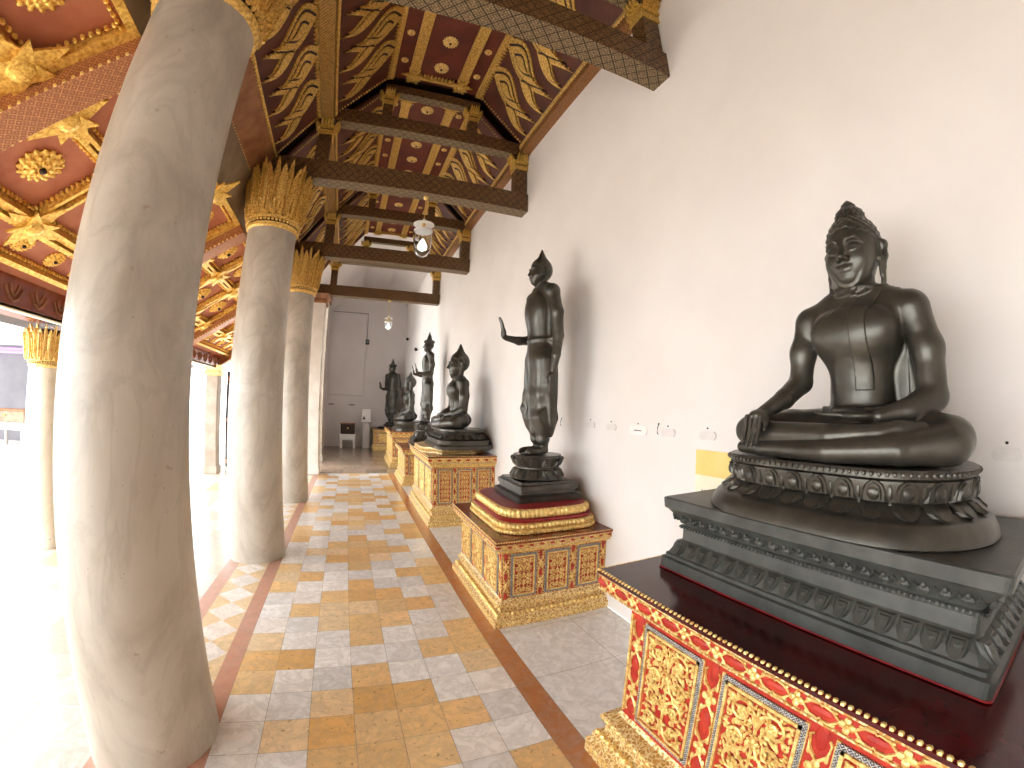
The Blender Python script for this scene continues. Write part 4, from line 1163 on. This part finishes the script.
# ------------------------------------------------------------------ lamps
def lantern(x, y, zt, zr, zb, r, label):
    root = empty('hanging_lamp', (x, y, zt)); tag(root, label, 'lamp', 'glass lamps hanging from the ceiling beams')
    def L(z): return z - zt
    MB().lathe([(.03, 0), (.032, -.02), (.018, -.04)], 16).build('ceiling_rose', 'gold_pale', root, True)
    MB().tube([(0, 0, -.03), (0, 0, L(zr) + .02)], .006, 8).build('rod', 'gold_dull', root)
    MB().lathe([(.015, L(zr) + .06), (.02, L(zr) + .03), (r * .6, L(zr) + .02), (r * 1.15, L(zr) - .01), (r * 1.15, L(zr) - .018), (r * .5, L(zr) - .005), (.02, L(zr))], 32).build('reflector_shade', 'white', root, True)
    MB().lathe([(r * .5, L(zr) - .078), (r * 1.03, L(zr) - .085), (r * 1.05, L(zr) - .105), (r * .95, L(zr) - .108)], 32).build('metal_collar', 'white', root, True)
    MB().tube([(0, 0, L(zr)), (0, 0, L(zr) - .1)], .02, 10).build('lamp_holder', 'gold_dull', root)
    h = zr - .1 - zb
    out = [(r, L(zr) - .1), (r, L(zr) - .1 - h * .5), (r * .9, L(zr) - .1 - h * .72), (r * .6, L(zr) - .1 - h * .92), (.01, L(zb))]
    inn = [(q - .005, z + .004) for q, z in out[:-1]][::-1]
    MB().lathe(out + [(.005, L(zb) + .006)] + inn, 32).build('glass_jar', 'glass', root, True)
    zc = (zr + zb) / 2 - .075
    MB().lathe([(.015, L(zc) + .09), (.03, L(zc) + .06), (.06, L(zc)), (.052, L(zc) - .035), (.02, L(zc) - .055), (.004, L(zc) - .058)], 20).build('bulb', 'bulb', root, True)
lantern(.66, 4.48, 4.04, 3.69, 3.27, .105, 'nearer glass lamp hanging under the second ceiling beam')
lantern(.74, 9.66, 4.04, 3.62, 3.34, .085, 'far small glass lamp hanging in front of the end wall')

# ------------------------------------------------------------------ small things on the walls
def wall_tag(y, z, w, h, label, mat, nail=True, grp='tags along the wall', text=True):
    root = empty('wall_tag', (W, y, z)); tag(root, label, 'sign', grp)
    c = h * .28
    pts = [(-w / 2 + c, -h / 2), (w / 2 - c, -h / 2), (w / 2, -h / 2 + c), (w / 2, h / 2 - c), (w / 2 - c, h / 2), (-w / 2 + c, h / 2), (-w / 2, h / 2 - c), (-w / 2, -h / 2 + c)]
    MB().plate(pts, 0, .008, lambda u, v, d: (-d, u, v)).build('plate', mat, root)
    if text: MB().box((-.0095, -w * .2, -.004), (-.007, w * .2, .004)).build('lettering', 'grey_text', root)
    if nail: MB().ell((-.005, .0, h / 2 + .018), (.005, .0055, .0055), 8, 5).build('nail', 'black', root)
wall_tag(2.33, 1.455, .20, .062, 'small white plaque on the wall between the standing and nearest statues', 'paper')
wall_tag(2.96, 1.47, .13, .05, 'faint pale tag on the wall beside the shadow of the standing statue', 'faint', text=False)
wall_tag(2.66, 1.465, .13, .05, 'faint pale tag on the wall, next left of the white plaque', 'faint', text=False)
wall_tag(2.02, 1.455, .13, .05, 'faint pale tag on the wall, next right of the white plaque', 'faint', text=False)
wall_tag(1.68, 1.455, .13, .05, 'faint pale tag on the wall above the yellow card', 'faint', text=False)
wall_tag(.225, 1.45, .10, .045, 'faint pale tag on the wall behind the nearest statue at the right edge', 'faint', text=False)
for y, lb in ((3.47, 'small black hook on the wall behind the standing statue'), (2.11, 'small black hook on the wall right of the white plaque')):
    r_ = empty('wall_hook', (W, y, 1.49)); tag(r_, lb, 'hook')
    MB().ell((-.006, 0, .02), (.006, .006, .006), 8, 5).build('nail', 'black', r_)
    MB().tube([(-.008, 0, .015), (-.016, 0, -.01), (-.018, 0, -.04), (-.008, 0, -.05)], .0025, 6).build('hook_wire', 'black', r_)
# yellow card leaning behind the plinth
yc = empty('yellow_card', (1.895, 1.64 - .0, .95)); tag(yc, 'yellow and cream card fixed to the wall behind the stone plinth', 'card')
yc.location = (1.914, 1.60, .95)
MB().cbox((-.006, -.16, .0), (.006, .16, .42), .002).build('card', 'cream', yc)
MB().box((-.0075, -.158, .27), (-.006, .158, .418)).build('yellow_band', 'yellow', yc)
m = MB()
for i in range(3): m.tube([(-.0075, .09 - .02 * i, .13 + .01 * i), (-.0075, .085 - .02 * i, .16), (-.0075, .1 - .02 * i, .185)], .003, 5)
m.build('black_lettering', 'black', yc)
# card rests on a small ledge fixed to the wall
# fittings on the end wall
sp = empty('wall_speaker', (.46, END_Y, 3.93)); tag(sp, 'small dark wall speaker at the end of a cable on the end wall', 'speaker')
MB().cbox((-.07, -.12, -.09), (.07, 0, .09), .015).build('case', 'black', sp); MB().lathe([(.05, 0), (.05, .01), (.0, .012)], 16).xf(Matrix.Translation((0, -.12, 0)) @ Matrix.Rotation(PI / 2, 4, 'X')).build('grille', 'grey_text', sp)
tag(MB().tube([(.44, END_Y - .05, 4.02), (.44, END_Y - .05, 5.02), (-.9, END_Y - .05, 5.02)], .012, 6).build('wall_cable', 'grey_text'), 'thin grey cable running down the end wall to the speaker', 'cable')
for x, y, z, lb in ((1.86, 14.6, 3.95, 'left of two small spotlights on the wall beyond the crowned statue'), (1.86, 12.4, 3.3, 'right of two small spotlights on the wall beyond the crowned statue')):
    r_ = empty('wall_spotlight', (W, y, z)); tag(r_, lb, 'spotlight')
    MB().tube([(0, 0, 0), (-.1, 0, .0)], .015, 8).build('arm', 'white', r_); MB().tube([(-.1, .07, .03), (-.1, -.07, -.02)], [.035, .05], 10).build('lamp_head', 'black', r_)
# table with box by the end wall
def box_table(x, y, w, h, hb, lab_t, lab_b, rz=0):
    t = empty('white_table', (x, y, 0), rz); tag(t, lab_t, 'table')
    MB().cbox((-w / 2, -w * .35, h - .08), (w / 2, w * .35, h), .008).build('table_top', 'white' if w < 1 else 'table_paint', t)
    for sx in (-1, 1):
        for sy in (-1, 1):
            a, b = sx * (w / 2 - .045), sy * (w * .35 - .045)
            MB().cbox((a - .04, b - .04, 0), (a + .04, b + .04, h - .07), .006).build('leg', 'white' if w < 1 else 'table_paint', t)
    MB().box((-w / 2 + .05, -w * .35 + .01, h - .2), (w / 2 - .05, -w * .35 + .03, h - .07)).build('apron', 'white' if w < 1 else 'table_paint', t)
    b = empty('wooden_box', (x, y, h), rz); tag(b, lab_b, 'box')
    MB().cbox((-w * .46, -w * .3, 0), (w * .46, w * .3, hb), .01).build('case', 'wood_dark' if w < 1 else 'wood_grey', b)
    MB().cbox((-w * .49, -w * .33, hb), (w * .49, w * .33, hb + .04), .008).build('lid', 'wood', b)
    MB().ell((0, -w * .32, hb * .6), (.03, .02, .03), 8, 5).build('clasp', 'gold_dull', b)
    return b
box_table(-.14, 15.45, .56, .5, .36, 'small white table by the end wall of the hall', 'dark wooden box on the small white table by the end wall')
b_ = box_table(-9.9, 12.0, 1.3, .7, .3, 'white table at far left, seen past the outer column', 'brown box on the white table at far left')
cs = empty('draped_stand', (.54, 15.6, 0)); tag(cs, 'pale draped stand with a dark bell mark beside the far pedestal', 'stand')
m = MB(); m.loft([rrect(.13, .13, .03, z, n=3) for z in (0, .9)]); m.build('stand', 'wall_end', cs)
m = MB(); m.loft([rrect(.155 + o, .16 + o, .04, z, n=3) for o, z in ((.03, .95), (.01, 1.15), (0, 1.38), (-.02, 1.4))]); m.build('drape', 'white', cs, True)
MB().lathe([(.05, 1.04), (.045, 1.06), (.02, 1.13), (.005, 1.16)], 12, (-.1, -.2)).build('bell', 'black', cs)
for i, (x, lb) in enumerate(((-.78, 'left small grey label on the end wall above the white table'), (-.02, 'right small grey label on the end wall above the white table'))):
    tag(MB().cbox((x - .1, END_Y - .055, 1.53), (x + .1, END_Y - .0, 1.58), .004).build('wall_label', 'grey_text'), lb, 'sign', 'labels on the end wall')
# roof slab added over the far gallery to shade its wall
tag(MB().box((-19, 8.9, 2.95), (-6.6, 13.8, 3.1)).build('far_shade_roof', 'white'), kind='structure')
# violet tube light at far left
fl = empty('tube_light', (-11.2, 13.48, 2.75)); tag(fl, 'violet-tinted tube light high on the far left wall', 'light')
MB().cbox((-2.2, -.06, -.05), (2.2, 0, .12), .01).build('housing', 'violet', fl); MB().tube([(-2.1, -.1, -.02), (2.1, -.1, -.02)], .05, 10).build('tube', 'violet', fl)

# ------------------------------------------------------------------ camera (180 degree equidistant fisheye)
K1, K3 = 0.00243, -0.01083e-7
yaw, pitch, roll = .38226, .05829, -.0222
cy_, sy_ = math.cos(yaw), math.sin(yaw); cp, sp_ = math.cos(pitch), math.sin(pitch); cr, sr = math.cos(roll), math.sin(roll)
Rm = Matrix(((cy_, sy_, 0), (-sy_, cy_, 0), (0, 0, 1))) @ Matrix(((1, 0, 0), (0, cp, -sp_), (0, sp_, cp))) @ Matrix(((cr, 0, sr), (0, 1, 0), (-sr, 0, cr)))
cd = bpy.data.cameras.new('camera'); co = bpy.data.objects.new('camera', cd); COL.objects.link(co)
right, fwd, up = Rm.col[0], Rm.col[1], Rm.col[2]
mw = Matrix((right, up, -fwd)).transposed().to_4x4(); mw.translation = (0, 0, 1.6); co.matrix_world = mw
cd.type = 'PANO'; cd.sensor_fit = 'HORIZONTAL'; cd.sensor_width = 36.0; cd.sensor_height = 27.0; cd.clip_start = .01
pc = cd if hasattr(cd, 'panorama_type') else cd.cycles
pc.panorama_type = 'FISHEYE_LENS_POLYNOMIAL'; pc.fisheye_fov = 3.8
px = 1024 / 36.0
pc.fisheye_polynomial_k0 = 0; pc.fisheye_polynomial_k1 = -K1 * px; pc.fisheye_polynomial_k2 = 0; pc.fisheye_polynomial_k3 = -K3 * px ** 3; pc.fisheye_polynomial_k4 = 0
S.camera = co

# ------------------------------------------------------------------ light
w = bpy.data.worlds.new('sky'); S.world = w; w.use_nodes = True
bg = w.node_tree.nodes['Background']; bg.inputs[0].default_value = (.92, .965, 1.0, 1); bg.inputs[1].default_value = 4.4
sl = bpy.data.lights.new('sun', 'SUN'); sl.energy = 1.0; sl.angle = .5; sl.color = (1, .96, .9)
so = bpy.data.objects.new('sun', sl); COL.objects.link(so)
so.rotation_euler = Vector((.45, -.15, -.95)).to_track_quat('-Z', 'Y').to_euler()
S.view_settings.view_transform = 'Standard'
S.view_settings.exposure = 1.1
